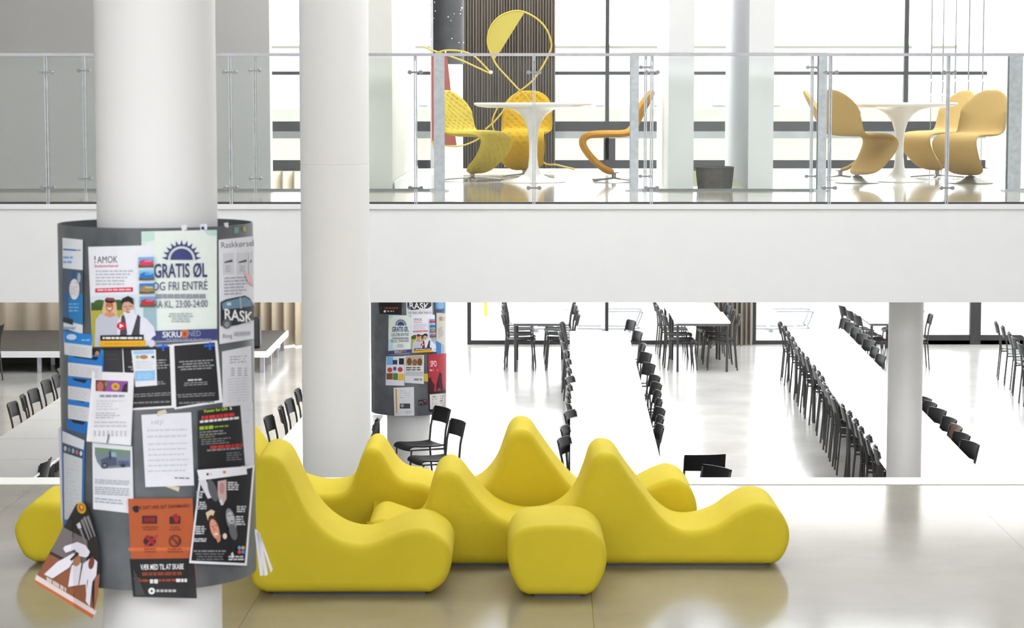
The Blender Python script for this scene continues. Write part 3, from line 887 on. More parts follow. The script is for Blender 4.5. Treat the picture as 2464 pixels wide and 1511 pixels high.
def chair_proto(m, label):
    t = thing('canteen_chair', label, 'chair')
    vs, fs = [], []
    prof = spline([(-.185, .438), (-.10, .430), (.05, .432), (.15, .440), (.195, .425), (.205, .405)], 3)
    n = len(prof)
    for dz in (0, -0.011):
        for x, z in prof:
            for y in (-.19, -.06, .06, .19):
                vs.append((x, y, z + dz + 0.012 * abs(y) / .19))
    for i in range(n - 1):
        for k in range(3):
            a = i * 4 + k
            fs.append((a, a + 4, a + 5, a + 1)); fs.append((4 * n + a, 4 * n + a + 1, 4 * n + a + 5, 4 * n + a + 4))
        for k in (0, 3):
            a = i * 4 + k
            fs.append((a, a + 4 * n, a + 4 * n + 4, a + 4))
    fs += [(0, 1, 1 + 4 * n, 4 * n), (1, 2, 2 + 4 * n, 1 + 4 * n), (2, 3, 3 + 4 * n, 2 + 4 * n)]
    e = 4 * (n - 1)
    fs += [(e, e + 4 * n, e + 1 + 4 * n, e + 1), (e + 1, e + 1 + 4 * n, e + 2 + 4 * n, e + 2), (e + 2, e + 2 + 4 * n, e + 3 + 4 * n, e + 3)]
    b = MB(); b.add(vs, fs); b.build('seat', m, t, 50)
    vs, fs = [], []
    K = 8
    for dx in (0, -0.012):
        for z, xx in ((.65, -.216), (.722, -.232), (.797, -.25)):
            for k in range(K + 1):
                y = -.185 + .37 * k / K
                vs.append((xx - 0.03 * (1 - (y / .185) ** 2) + dx, y, z))
    nk = K + 1
    o2 = 3 * nk
    for r_ in range(2):
        for k in range(K):
            a = r_ * nk + k
            fs.append((a, a + 1, a + nk + 1, a + nk)); fs.append((o2 + a, o2 + a + nk, o2 + a + nk + 1, o2 + a + 1))
        for k in (0, K):
            a = r_ * nk + k
            fs.append((a, a + nk, a + nk + o2, a + o2))
    for r_ in (0, 2):
        for k in range(K):
            a = r_ * nk + k
            fs.append((a, a + o2, a + o2 + 1, a + 1))
    b = MB(); b.add(vs, fs); b.build('backrest', m, t, 50)
    for sy in (-1, 1):
        b = MB(); b.tube([(-.225, sy * .178, 0), (-.19, sy * .178, .43), (-.205, sy * .178, .59), (-.245, sy * .178, .78)], 0.0105, 8); b.build('rear_leg', M['leg'], t, 40)
        b = MB(); b.tube([(.205, sy * .178, 0), (.175, sy * .178, .41), (-.19, sy * .178, .405)], 0.0105, 8); b.build('front_leg', M['leg'], t, 40)
    b = MB(); b.tube([(.17, -.178, .404), (.17, .178, .404)], 0.008, 8); b.build('crossbar', M['leg'], t, 40)
    return t
_ch = {}
rnd = random.Random(11)
def chair_at(x, y, rz, label, group, kind='black'):
    if kind not in _ch:
        _ch[kind] = t = chair_proto(M['black'] if kind == 'black' else M['brownseat'], label)
        t.location = (x, y, 0); t.rotation_euler = (0, 0, rz); t['group'] = group
        return t
    return dup(_ch[kind], (x, y, 0), rz, label, group)
def back_at(px, py, face, label, group, kind='black', jit=7):
    """chair whose backrest top stands at this spot of the picture"""
    p = atZ(px, py, 0.795)
    a = R(face + rnd.uniform(-jit, jit))
    return chair_at(p.x + 0.26 * math.cos(a), p.y + 0.26 * math.sin(a), a, label, group, kind)
def chair_row(spots, face, phrase, group, jit=7, brown=()):
    for i, (px, py) in enumerate(spots):
        k = 'brown' if i in brown else 'black'
        back_at(px, py, face, f'{ORD[i]} {"brown-backed" if k == "brown" else "black"} chair from the window {phrase}', group, k, jit)
G1 = 'chairs along the middle table row'
chair_row([(1351, 776), (1348, 799), (1355, 822), (1362, 845), (1367, 866), (1369, 888), (1369, 908), (1369, 929), (1367, 948), (1367, 967), (1369, 990), (1357, 1027), (1354, 1054)],
          -6, 'on the notice-drum side of the middle table row', G1, 15)
chair_row([(1521, 771), (1537, 798), (1549, 828), (1556, 849), (1564, 875), (1578, 904), (1582, 922), (1585, 942), (1588, 962), (1590, 983), (1591, 1003), (1590, 1024)],
          191, 'on the open-aisle side of the middle table row', G1, 8)
G2 = 'chairs along the table row at the grey column'
chair_row([(1876, 776), (1886, 786), (1896, 799), (1906, 812), (1914, 825), (1921, 837), (1931, 849), (1942, 861), (1959, 881), (1969, 895), (1977, 908), (1985, 923), (1994, 940), (2005, 956), (2028, 976), (2043, 993), (2058, 1012), (2071, 1031), (2089, 1052), (2108, 1076)],
          -8, 'on the aisle side of the grey-column table row', G2, 5)
chair_row([(2036, 767), (2048, 777), (2062, 790), (2078, 804), (2094, 819), (2108, 836), (2122, 854), (2224, 956), (2240, 968), (2258, 984), (2287, 1006), (2303, 1024), (2316, 1043), (2336, 1064)],
          191, 'on the outer side of the grey-column table row', G2, 6, brown=(11,))
chair_row([(2397, 775), (2413, 786), (2429, 800), (2441, 812), (2454, 826)], -6, 'beside the outermost table row', 'chairs along the outermost table row')
chair_row([(146, 886), (133, 904), (108, 917), (77, 938), (54, 953), (27, 970)][::1], 4, 'beside the table row next to the stage', 'chairs along the table row near the stage', 9)
chair_row([(733, 915), (714, 938), (693, 962), (675, 980), (644, 1003)], 0, 'beside the table row behind the big white column', 'chairs along the table row behind the white column', 9)
MID = 'white tables of the middle row'
table_row(0.915, 0.025, 17.6, 31.4, 1.38, 'the middle row', MID)
table_row(3.665, 0.047, 19.1, 31.7, 1.40, 'the row at the grey column', 'white tables of the row at the grey column')
table_row(-4.45, 0.0, 17.6, 27.6, 1.25, 'the row near the stage', 'white tables of the row near the stage')
table_row(-1.80, 0.03, 18.0, 23.0, 1.25, 'the row behind the big white column', 'white tables of the row behind the white column')
p = atZ(2441, 812, 0.72)
table_row(p.x + 0.58 + (20 - p.y) * 0.046, 0.046, 26.6, 31.1, 1.5, 'the outermost row', 'white tables of the outermost row')
for nm, px in (('by round pillar', 1302), ('by striped curtain', 1694), ('behind grey column', 2162)):
    p = atZ(px, 776, 0.72)
    for i in range(2):
        canteen_table(p.x, p.y + 0.83 + 1.62 * i, -0.02, 1.62, f'short white table {nm}, {"front" if i == 0 else "window-side"} one of the pair', 'short tables under the window')
    for i in range(4):
        yy = p.y + 0.42 + 0.72 * i
        for sx, sd in ((-1, 'stage side'), (1, 'outer side')):
            if abs(sx) and not (nm.startswith('behind') and i > 2):
                chair_at(p.x + sx * 0.29, yy + rnd.uniform(-.06, .06), R((0 if sx < 0 else 180) + rnd.uniform(-7, 7)),
                         f'{ORD[i]} black chair from the near end, {sd} of short table {nm}', 'chairs at the short tables under the window')
# loose chairs
back_at(1104, 1012, 203, 'black chair with its back to the floor space beside the lower notice drum', 'loose chairs', 'black', 0)
chair_at(-0.93, 22.86, R(207), 'black chair turned sideways with its seat showing, half behind the lower notice drum', 'loose chairs')
back_at(1697, 1094, 98, 'black chair standing alone below the platform edge, back fully shown', 'loose chairs', 'black', 0)
back_at(1727, 1124, 215, 'black chair tilted at the platform edge in front of the lone chair', 'loose chairs', 'black', 0)
back_at(2, 782, 178, 'black chair at the picture edge in front of the stage', 'loose chairs', 'black', 0)
back_at(112, 1108, 178, 'black chair on the column side of the grey-lit table row, beside the notice column', 'loose chairs', 'black', 0)
back_at(906, 1012, 180, 'black chair half hidden between the white column and lower notice drum', 'loose chairs', 'black', 0)
# ------------------------------------------------------------------ notice drums and their posters
def drum(name, label, Xc, Yc, Rd, z0, z1, strut):
    t = thing(name, label, 'notice board', (Xc, Yc, 0))
    b = MB(); b.lathe([(Rd, z0), (Rd, z1), (Rd - 0.004, z1), (Rd - 0.004, z0), (Rd, z0)], 96, 0, 0, None, False)
    b.build('sheet', M['drum'], t, 40)
    for k in range(4):
        a = math.pi / 4 + k * math.pi / 2
        for z in (z0 + 0.15, z1 - 0.15):
            b = MB(); b.tube([(strut * math.cos(a), strut * math.sin(a), z), ((Rd - .003) * math.cos(a), (Rd - .003) * math.sin(a), z)], 0.012, 8)
            b.build('bracket', M['steel'], t, 40)
    return t
Y1, R1 = 8.6, 0.3635
XD1 = atY(380, 900, Y1).x
z0 = atY(383, 1421, Y1 - R1).z; z1 = atY(383, 549, Y1 - R1).z
drum('notice_drum', 'big grey metal notice drum round the white column nearest the camera', XD1, Y1, R1, z0, z1, 0.23)
Y3, R3 = 23.6, 0.386
XD3 = XC3
drum('notice_drum', 'smaller-looking notice drum on the lower floor behind the yellow seats', XD3, Y3, R3, atY(983, 1001, Y3 - R3).z, atY(983, 1001, Y3 - R3).z + 1.40, 0.22)

def on_cyl(px, py, Xc, Yc, Rr):
    d = _ray(px, py)
    a = d[0] ** 2 + d[1] ** 2
    bq = -2 * (d[0] * Xc + d[1] * Yc)
    cq = Xc * Xc + Yc * Yc - Rr * Rr
    D = bq * bq - 4 * a * cq
    k = (-bq - math.sqrt(max(D, 0))) / (2 * a)
    return (d[0] * k, d[1] * k, ZC + d[2] * k)
def bil(q, s, t):
    (ax, ay), (bx, by), (cx, cy), (dx, dy) = q
    return (ax * (1 - s) * (1 - t) + bx * s * (1 - t) + cx * s * t + dx * (1 - s) * t,
            ay * (1 - s) * (1 - t) + by * s * (1 - t) + cy * s * t + dy * (1 - s) * t)
def _clip(pts, x, sg):
    out = []
    for i, p in enumerate(pts):
        q = pts[i - 1]
        a, b_ = (q[0] - x) * sg, (p[0] - x) * sg
        if (a < 0) != (b_ < 0):
            t = a / (a - b_)
            out.append((x, q[1] + (p[1] - q[1]) * t))
        if b_ >= 0:
            out.append(p)
    return out
_fonts = {}
def glyphs(s, bold):
    k = (s, bold)
    if k not in _fonts:
        cu = bpy.data.curves.new('lettering', 'FONT')
        cu.body = s; cu.size = 1.0; cu.resolution_u = 3
        if bold: cu.offset = 0.018
        ob = bpy.data.objects.new('lettering', cu)
        COL.objects.link(ob)
        dg = bpy.context.evaluated_depsgraph_get()
        me = ob.evaluated_get(dg).to_mesh()
        vs = [tuple(v.co) for v in me.vertices]
        fs = [tuple(p.vertices) for p in me.polygons]
        ob.evaluated_get(dg).to_mesh_clear()
        bpy.data.objects.remove(ob); bpy.data.curves.remove(cu)
        xs = [v[0] for v in vs] or [0, 1]; ys = [v[1] for v in vs] or [0, 1]
        _fonts[k] = (vs, fs, min(xs), max(xs), min(ys), max(ys))
    return _fonts[k]
class Sheet:
    """a printed sheet; everything is laid out in the frame of the first drum's poster and carried onto its surface by self.at"""
    def __init__(self, label, quad, layer, paper, at=None, src=None, name='poster', cat='poster', group=None, curl=0.0):
        self.mb = MB(); self.k = 0; self.layer = layer
        self.label, self.name, self.cat, self.group = label, name, cat, group
        self.quad, self.src, self.curl = quad, src or quad, curl
        self._at = at or (lambda px, py, off: on_cyl(px, py, XD1, Y1, R1 + off))
        self.rnd = random.Random(hash(label) % 1000 if False else len(label) * 7 + layer)
        self.fillq(self.src, paper)
    def st(self, px, py):
        q = self.src
        s = t = 0.5
        for _ in range(6):
            x, y = bil(q, s, t)
            ex, ey = px - x, py - y
            x1, y1 = bil(q, s + .01, t); x2, y2 = bil(q, s, t + .01)
            a, b_, c, d = (x1 - x) / .01, (x2 - x) / .01, (y1 - y) / .01, (y2 - y) / .01
            det = a * d - b_ * c
            s += (ex * d - ey * b_) / det; t += (ey * a - ex * c) / det
        return s, t
    def P(self, px, py):
        off = 0.002 + self.layer * 0.0016 + self.k * 0.0003
        s, t = self.st(px, py)
        if self.curl:
            off += self.curl * (max(0, t - 0.75) / 0.25) ** 2 + 0.4 * self.curl * (max(0, abs(s - .5) - .35) / .15) ** 2
        if self.src is not self.quad:
            px, py = bil(self.quad, s, t)
        return self._at(px, py, off)
    def fillq(self, q, c, n=14, m=10):
        vs, fs = [], []
        for j in range(m + 1):
            for i in range(n + 1):
                vs.append(self.P(*bil(q, i / n, j / m)))
        for j in range(m):
            for i in range(n):
                a = j * (n + 1) + i
                fs.append((a, a + n + 1, a + n + 2, a + 1))
        self.mb.add(vs, fs, c if not isinstance(c, tuple) else ink(*c))
        self.k += 1
    def R(self, x0, y0, x1, y1, c, skew=0):
        n = max(1, int(abs(x1 - x0) / 4)); m = max(1, int(abs(y1 - y0) / 60))
        self.fillq([(x0, y0), (x1, y0 + skew), (x1, y1 + skew), (x0, y1)], c, n, m)
    def Q(self, pts, c):
        self.fillq(pts, c, max(2, int(abs(pts[1][0] - pts[0][0]) / 4)), 4)
    def poly(self, pts, c):
        # cut into narrow upright strips so that the print follows the bend of the sheet
        xs = [p[0] for p in pts]
        a, e = min(xs), max(xs)
        n = max(1, int(math.ceil((e - a) / 7.0)))
        for i in range(n):
            q = _clip(_clip(pts, a + (e - a) * i / n, 1), a + (e - a) * (i + 1) / n, -1)
            if len(q) > 2:
                self.mb.add([self.P(*p) for p in q], [tuple(range(len(q) - 1, -1, -1))], ink(*c))
        self.k += 1
    def E(self, cx, cy, rx, ry, c, rot=0, a0=0, a1=360, n=20):
        pts = []
        for i in range(n + (0 if a1 - a0 == 360 else 1)):
            a = R(a0 + (a1 - a0) * i / n)
            x, y = rx * math.cos(a), -ry * math.sin(a)
            cr, sr = math.cos(R(rot)), math.sin(R(rot))
            pts.append((cx + x * cr - y * sr, cy + x * sr + y * cr))
        self.poly(pts, c)
    def T(self, s, x, y, w, h, c, rot=0, bold=False, shear=0):
        """text with its baseline start at x, y, fitted to a width and a cap height"""
        vs, fs, xa, xb, ya, yb = glyphs(s, bold)
        sx = w / max(xb - xa, 1e-6)
        ref = glyphs('H', bold); sy = h / (ref[5] - ref[4])
        cr, sr = math.cos(R(rot)), math.sin(R(rot))
        out = []
        for v in vs:
            a, e = (v[0] - xa) * sx + shear * v[1] * sy, -v[1] * sy
            out.append(self.P(x + a * cr - e * sr, y + a * sr + e * cr))
        self.mb.add(out, fs, ink(*c)); self.k += 1
    def lines(self, x0, y0, x1, y1, n, c, fill=0.42, ragged=0.25, rot=0, centre=False):
        """unreadable small print: word-long strokes"""
        pitch = (y1 - y0) / n
        for i in range(n):
            y = y0 + pitch * (i + 0.25)
            L = (x1 - x0) * (1 - self.rnd.random() * ragged)
            x = x0 + ((x1 - x0) - L) / 2 if centre else x0
            end = x + L
            while x < end - 1:
                w = min(end - x, self.rnd.uniform(5, 16))
                k = (x - x0) * math.tan(R(rot)); k2 = (x + w - x0) * math.tan(R(rot))
                h = pitch * fill
                self.mb.add([self.P(x, y + k), self.P(x + w, y + k2), self.P(x + w, y + h + k2), self.P(x, y + h + k)], [(3, 2, 1, 0)], ink(*c))
                x += w + 2.2
        self.k += 1
    def done(self, parent_parts=None):
        vs = self.mb.v
        o0 = Vector(vs[0])
        self.mb.v = [tuple(Vector(p) - o0) for p in vs]
        o = self.mb.build(self.name, None, None, None, o0)
        s = o.modifiers.new('paper thickness', 'SOLIDIFY'); s.thickness = 0.00025; s.offset = -1
        return tag(o, self.label, self.cat, self.group)
GP = 'papers on the big notice drum'
WH = (222, 223, 230)
def S(label, quad, layer, paper, **k):
    k.setdefault('group', GP)
    return Sheet(label, quad, layer, paper, **k)

# --- upper ring
s = S('tall white and blue leaflet with an oval badge on the big drum', [(150, 572), (199, 577), (199, 804), (153, 790)], 2, (212, 216, 222))
s.R(152, 598, 182, 602, (60, 110, 180), 2); s.R(182, 601, 194, 603, (70, 70, 90)); s.lines(152, 614, 178, 636, 2, (120, 165, 215), .5)
s.Q([(150, 645), (199, 650), (199, 782), (151, 770)], (45, 120, 180)); s.Q([(150, 645), (199, 650), (199, 706), (150, 712)], (78, 88, 108))
s.E(177, 664, 5, 14, (55, 85, 130)); s.E(190, 668, 4, 12, (150, 170, 190)); s.Q([(150, 705), (165, 707), (165, 770), (151, 766)], (62, 92, 130))
s.Q([(151, 762), (175, 768), (175, 782), (151, 775)], (45, 50, 60)); s.E(179, 696, 12, 25, (214, 212, 216)); s.lines(170, 676, 189, 684, 2, (190, 90, 110)); s.lines(170, 688, 188, 714, 5, (170, 170, 178))
s.lines(165, 728, 190, 752, 3, (110, 175, 215)); s.lines(152, 784, 182, 794, 1, (130, 160, 205), .6)
s.done()
def gratis(quad=None, at=None, label=None, group=GP):
    Q0 = [(340, 557), (522, 553), (522, 820), (345, 823)]
    s = Sheet(label or 'pale poster with navy sun and free-beer lettering on the big drum', quad or Q0, 1, (219, 228, 224), at=at, src=Q0, group=group)
    s.Q([(340, 557), (372, 556), (372, 578), (341, 585)], (188, 217, 208)); s.Q([(341, 580), (352, 580), (352, 640), (342, 640)], (203, 223, 217)); s.Q([(490, 554), (522, 553), (522, 568), (500, 566)], (186, 214, 206))
    s.Q([(343, 720), (378, 716), (378, 822), (345, 823)], (183, 214, 220))
    cx, cy = 437, 625
    N = (62, 66, 122)
    for k in range(11):
        a = R(6 + 168 * k / 10); w = R(7.0)
        s.poly([(cx + 34 * math.cos(a - w), cy - 34 * math.sin(a - w)), (cx + 48 * math.cos(a), cy - 48 * math.sin(a)), (cx + 34 * math.cos(a + w), cy - 34 * math.sin(a + w))], N)
    s.poly([(cx + r * math.cos(R(a)), cy - r * math.sin(R(a))) for r, rng in ((37, range(0, 181, 10)), (33, range(180, -1, -10))) for a in rng], N)
    s.E(cx, cy, 27, 27, N, 0, 0, 180)
    s.T('GRATIS ØL', 371, 668, 128, 34, (58, 60, 108), -1, True)
    s.T('OG FRI ENTRÉ', 367, 699, 133, 20, (68, 70, 108), -1)
    s.lines(374, 704, 500, 718, 1, (142, 146, 160), .75, 0.02)
    s.T('FRA KL. 23:00-24:00', 364, 741, 136, 17, (80, 84, 116), -1)
    s.lines(404, 752, 466, 776, 4, (160, 168, 176), .5, .35, centre=True)
    s.Q([(345, 797), (522, 791), (522, 818), (345, 821)], (62, 68, 122))
    s.T('SKRU', 391, 812, 46, 14, (226, 226, 232), -1, True); s.Q([(437, 794), (452, 793), (452, 812), (437, 813)], (196, 110, 50)); s.R(441, 799, 448, 808, (160, 60, 60)); s.T('NED', 453, 809, 30, 13, (150, 156, 190), -1)
    s.lines(400, 814, 516, 819, 1, (150, 156, 190), .5, .1)
    return s.done()
gratis()
def amok(quad=None, at=None, label=None, group=GP):
    Q0 = [(212, 594), (367, 590), (376, 838), (222, 838)]
    s = Sheet(label or 'white flyer with a laughing couple, red bar and four small photos on the big drum', quad or Q0, 3, (224, 225, 234), at=at, src=Q0, group=group)
    s.T('!', 227, 633, 3, 17, (70, 70, 84)); s.T('AMOK', 234, 633, 49, 16, (44, 44, 58), -1, False)
    s.T('Studenterkørsel', 227, 643, 57, 6, (200, 66, 96), -1, True)
    s.lines(230, 649, 322, 688, 5, (176, 178, 188), .45, .25, -0.5)
    s.Q([(229, 694), (320, 691), (320, 702), (229, 704)], (196, 40, 72)); s.lines(234, 694, 316, 702, 1, (238, 190, 202), .5, .02, -1)
    # photograph
    s.Q([(219, 712), (372, 706), (376, 838), (222, 838)], (206, 218, 228))
    s.Q([(219, 728), (300, 726), (300, 748), (219, 748)], (62, 88, 44)); s.E(240, 728, 14, 7, (70, 96, 48)); s.E(285, 728, 14, 7, (62, 86, 46))
    s.Q([(219, 747), (300, 746), (300, 838), (222, 838)], (170, 164, 62))
    s.Q([(345, 740), (374, 738), (376, 838), (345, 838)], (150, 178, 190))
    # woman in grey top and cap
    s.poly([(228, 836), (230, 770), (240, 756), (256, 752), (276, 754), (288, 766), (290, 836)], (186, 188, 204))
    s.poly([(250, 725), (256, 716), (274, 716), (280, 730), (282, 756), (272, 756), (256, 756), (247, 757), (246, 745)], (206, 178, 140))
    s.E(263.5, 737, 9.5, 15, (190, 122, 92)); s.poly([(254, 752), (274, 752), (278, 760), (264, 764), (250, 759)], (200, 140, 112))
    s.R(256, 733, 261, 735, (90, 60, 50)); s.R(266, 733, 271, 735, (90, 60, 50)); s.E(263.5, 742, 5, 2.4, (236, 224, 216)); s.poly([(262, 735), (266, 741), (261, 741)], (172, 102, 76))
    s.poly([(252, 722), (256, 716), (274, 718), (280, 725), (268, 730), (255, 728)], (34, 34, 42)); s.poly([(256, 718), (276, 721), (277, 724), (256, 722)], (170, 60, 80))
    # man in waistcoat and cap
    s.poly([(284, 836), (282, 778), (292, 758), (312, 752), (330, 756), (352, 766), (370, 786), (375, 806), (366, 812), (350, 838)], (216, 216, 232))
    s.poly([(292, 760), (300, 756), (306, 800), (300, 836), (286, 836)], (66, 68, 80)); s.poly([(331, 756), (338, 762), (336, 800), (340, 836), (306, 836), (318, 800)], (60, 62, 72))
    s.E(308, 741, 14, 18, (204, 158, 138)); s.poly([(296, 752), (304, 772), (326, 752), (322, 744)], (214, 214, 226))
    s.R(298, 737, 306, 739, (110, 80, 76)); s.R(310, 736, 319, 738, (110, 80, 76)); s.poly([(307, 739), (311, 747), (304, 747)], (180, 120, 104)); s.E(308, 751, 5.5, 1.8, (150, 80, 76))
    s.poly([(290, 731), (294, 718), (308, 712), (320, 718), (322, 734), (310, 726), (298, 727)], (30, 32, 40))
    s.E(292, 784, 11, 9.5, (200, 30, 56)); s.poly([(288, 779), (298, 784), (288, 789)], (240, 230, 232))
    s.Q([(241, 807), (346, 805), (346, 819), (241, 820)], (30, 28, 32)); s.lines(247, 809, 342, 817, 1, (226, 226, 226), .6, .02)
    s.Q([(241, 820), (350, 819), (350, 834), (241, 835)], (222, 166, 32)); s.lines(252, 825, 340, 830, 1, (196, 120, 40), .4, .02)
    s.Q([(222, 835), (376, 833), (376, 839), (222, 839)], (48, 46, 50)); s.E(364, 826, 9, 9, (206, 206, 222))
    for i, (y, c1, c2) in enumerate(((619, (110, 168, 216), (196, 62, 100)), (650, (128, 186, 224), (40, 112, 180)), (682, (44, 120, 196), (150, 128, 84)), (714, (100, 156, 206), (168, 52, 66)))):
        x = 333 + i * 1.2
        s.Q([(x, y), (x + 37, y - 1), (x + 37, y + 24), (x, y + 25)], c1)
        s.Q([(x, y + 17), (x + 37, y + 15), (x + 37, y + 24), (x, y + 25)], (92, 84, 50))
        s.poly([(x + 2, y + 19), (x + 3, y + 9), (x + 12, y + 5), (x + 35, y + 8), (x + 36, y + 18), (x + 20, y + 21)], c2); s.R(x + 14, y + 8, x + 32, y + 11, tuple(min(255, v + 60) for v in c2))
    return s.done()
amok()
s = S('white price sheet with a dark van picture and RASK lettering on the big drum', [(526, 577), (611, 568), (611, 815), (528, 828)], 1, (216, 216, 224))
s.T('Raskkørsel', 533, 597, 78, 14, (96, 98, 112), -4)
for i, x in enumerate((537, 571, 598)):
    w = 26 if i < 2 else 11
    s.Q([(x, 610 - i), (x + w, 608 - i), (x + w, 660 - i), (x, 662 - i)], (200, 200, 208)); s.poly([(x + 3, 630), (x + w - 4, 624), (x + w - 3, 630), (x + 3, 633)], (70, 70, 78)); s.lines(x + 6, 638, x + w - 6, 655, 4, (150, 150, 160))
s.lines(540, 666, 596, 712, 6, (160, 160, 170), .45, .3, -3); s.poly([(588, 656), (606, 662), (610, 690), (598, 680)], (222, 176, 184))
s.poly([(531, 727), (545, 720), (590, 711), (602, 718), (611, 735), (611, 770), (572, 782), (548, 786), (531, 784)], (44, 46, 52))
s.poly([(534, 730), (546, 724), (590, 715), (602, 722), (608, 736), (575, 741), (536, 745)], (104, 134, 160)); s.Q([(576, 716), (580, 715), (582, 742), (578, 743)], (150, 165, 176)); s.R(546, 728, 556, 735, (190, 206, 216))
s.T('RASK', 541, 768, 69, 26, (226, 226, 230), 7, True, -0.15); s.E(546, 779, 11, 12, (92, 94, 100)); s.E(546, 781, 6, 7, (140, 142, 148))
s.T('Ring', 537, 814, 22, 10, (128, 130, 142), -4); s.lines(564, 797, 607, 808, 1, (168, 170, 180), .8, .05, -4)
s.done()
# --- middle ring
LG = 'blue and white leaflets one above the other'
LL = 'blue and white leaflet of the five stacked down the big drum'
s = S('topmost ' + LL, [(153, 797), (222, 805), (221, 862), (155, 853)], 6, (206, 207, 212), group=LG)
s.Q([(153, 797), (222, 805), (221, 832), (155, 824)], (40, 124, 204)); s.E(172, 811, 12, 7, (190, 208, 232)); s.lines(196, 815, 220, 822, 1, (150, 190, 230)); s.lines(168, 832, 214, 852, 4, (178, 180, 188), .3, .1, 8)
s.done()
for i, (w_, y, dy, hb, hw, x1) in enumerate((('second', 848, 9, 24, 32, 246), ('third', 904, 8, 24, 32, 218), ('fourth', 951, 8, 22, 34, 215))):
    s = S(w_ + ' ' + LL, [(163, y), (x1, y + dy), (x1 - 1, y + dy + hb + hw), (164, y + hb + hw)], 5 - i, (206, 207, 212), group=LG)
    s.Q([(163, y), (x1, y + dy), (x1, y + dy + hb), (163, y + hb)], (40, 118, 200)); s.poly([(172, y + 5), (x1 - 8, y + dy + 2), (x1 - 14, y + dy + 10), (180, y + 12)], (36, 36, 42))
    s.lines(168, y + hb + 5, x1 - 8, y + hb + hw - 2, 5, (178, 180, 188), .3, .1, 8)
    s.done()
s = S('lowest ' + LL, [(160, 1004), (213, 1014), (211, 1046), (163, 1033)], 2, (38, 106, 184), group=LG); s.poly([(168, 1008), (206, 1015), (200, 1022), (176, 1017)], (36, 36, 42)); s.done()
s = S('small blue-edged photo card of a dark-haired person below the couple flyer', [(222, 841), (249, 841), (249, 893), (224, 893)], 2, (40, 130, 206))
s.Q([(222, 841), (241, 841), (241, 872), (222, 872)], (40, 34, 34)); s.E(234, 855, 5.5, 11, (178, 136, 112)); s.Q([(222, 872), (249, 874), (249, 890), (223, 888)], (40, 118, 200)); s.R(231, 853, 233, 854.4, (60, 40, 36)); s.R(235.5, 853, 237.5, 854.4, (60, 40, 36))
s.done()
s = S('plain black poster next to the blue leaflets on the big drum', [(247, 838), (294, 838), (298, 945), (250, 945)], 1, (54, 54, 58)); s.lines(255, 850, 290, 870, 2, (62, 62, 66)); s.done()
for lab, q, x0, x1, cr in (('black text poster with white border, partly under the small blue and white flyer', [(291, 834), (414, 829), (421, 981), (300, 988)], 302, 412, (392, 826)),
                           ('black text poster with white border and torn right edge under the sun poster', [(414, 828), (523, 820), (536, 968), (420, 985)], 424, 518, (505, 824))):
    s = S(lab, q, 0 if cr[0] < 400 else 1, (224, 225, 230))
    (ax, ay), (bx, by), (cx, cy), (dx, dy) = q
    s.Q([(ax + 5, ay + 4), (bx - 6, by + 4), (cx - 8, cy - 5), (dx + 4, dy - 5)], (38, 38, 42))
    kx, ky = cr
    s.Q([(kx - 14, ky + 6), (kx + 12, ky + 4), (kx + 12, ky + 9), (kx - 14, ky + 11)], (40, 96, 200)); s.Q([(kx - 2, ky - 1), (kx + 3, ky - 1), (kx + 3, ky + 18), (kx - 2, ky + 18)], (40, 96, 200))
    s.lines(x0 + 2, 868, x1, 893, 4, (150, 150, 154), .45, .3, -3, True); s.lines(x0 + 28, 912, x0 + 62, 916, 1, (200, 200, 202), .9, .02, -3); s.lines(x0 + 14, 920, x1 - 14, 930, 2, (140, 140, 144), .45, .2, -3, True)
    s.lines(x0 + 2, 948, x1, 958, 2, (132, 132, 136), .45, .1, -3, True); s.lines(x0 + 4, 966, x1, 974, 1, (120, 120, 124), .5, .1, -2, True)
    s.done()
s = S('small white and light-blue flyer over the black poster on the big drum', [(316, 843), (375, 841), (378, 927), (326, 931)], 3, (218, 220, 228))
s.Q([(320, 845), (370, 843), (371, 851), (321, 853)], (150, 192, 232)); s.E(346, 859, 10, 5, (180, 120, 80)); s.E(331, 859, 5, 4, (150, 170, 140)); s.E(368, 859, 4, 3, (90, 50, 70)); s.lines(326, 868, 370, 888, 4, (196, 198, 206), .4, .2)
s.Q([(325, 893), (373, 891), (373, 915), (326, 917)], (132, 182, 226)); s.lines(330, 897, 368, 912, 3, (170, 206, 236), .4, .2)
s.done()
s = S('white tear-off notice with purple flower photo on the big drum', [(222, 894), (323, 897), (315, 1072), (208, 1062)], 4, (221, 221, 228), curl=0.012)
s.Q([(230, 914), (308, 917), (307, 944), (230, 941)], (142, 76, 158)); s.Q([(230, 914), (256, 915), (254, 942), (230, 941)], (112, 62, 64)); s.E(241, 930, 8, 12, (176, 106, 98)); s.E(278, 930, 10, 9, (206, 166, 56)); s.E(278, 930, 4, 4, (160, 110, 50)); s.E(256, 924, 4, 6, (110, 140, 60)); s.Q([(298, 926), (308, 920), (307, 944), (292, 943)], (52, 40, 56))
s.lines(240, 948, 300, 956, 1, (140, 140, 160), .7, .1); s.lines(232, 962, 300, 988, 4, (198, 198, 206), .4, .5); s.lines(230, 992, 290, 1008, 3, (170, 170, 180), .4, .4); s.lines(226, 1012, 306, 1030, 2, (190, 190, 198), .4, .05)
for i in range(8):
    x = 226 + i * 10.5; s.lines(x, 1036, x + 5, 1050, 4, (168, 168, 178), .5, .1)
s.Q([(260, 1045), (264, 1045), (259, 1067), (256, 1067)], (120, 118, 130))
s.done()
s = S('white price list with small table of figures under the van sheet', [(534, 846), (604, 832), (607, 978), (536, 980)], 0, (208, 208, 216))
s.lines(553, 856, 596, 876, 3, (150, 150, 160), .45, .1, -4)
for i in range(3):
    s.lines(556 + 16 * i, 884, 566 + 16 * i, 906, 4, (150, 150, 160), .45, .2, -4)
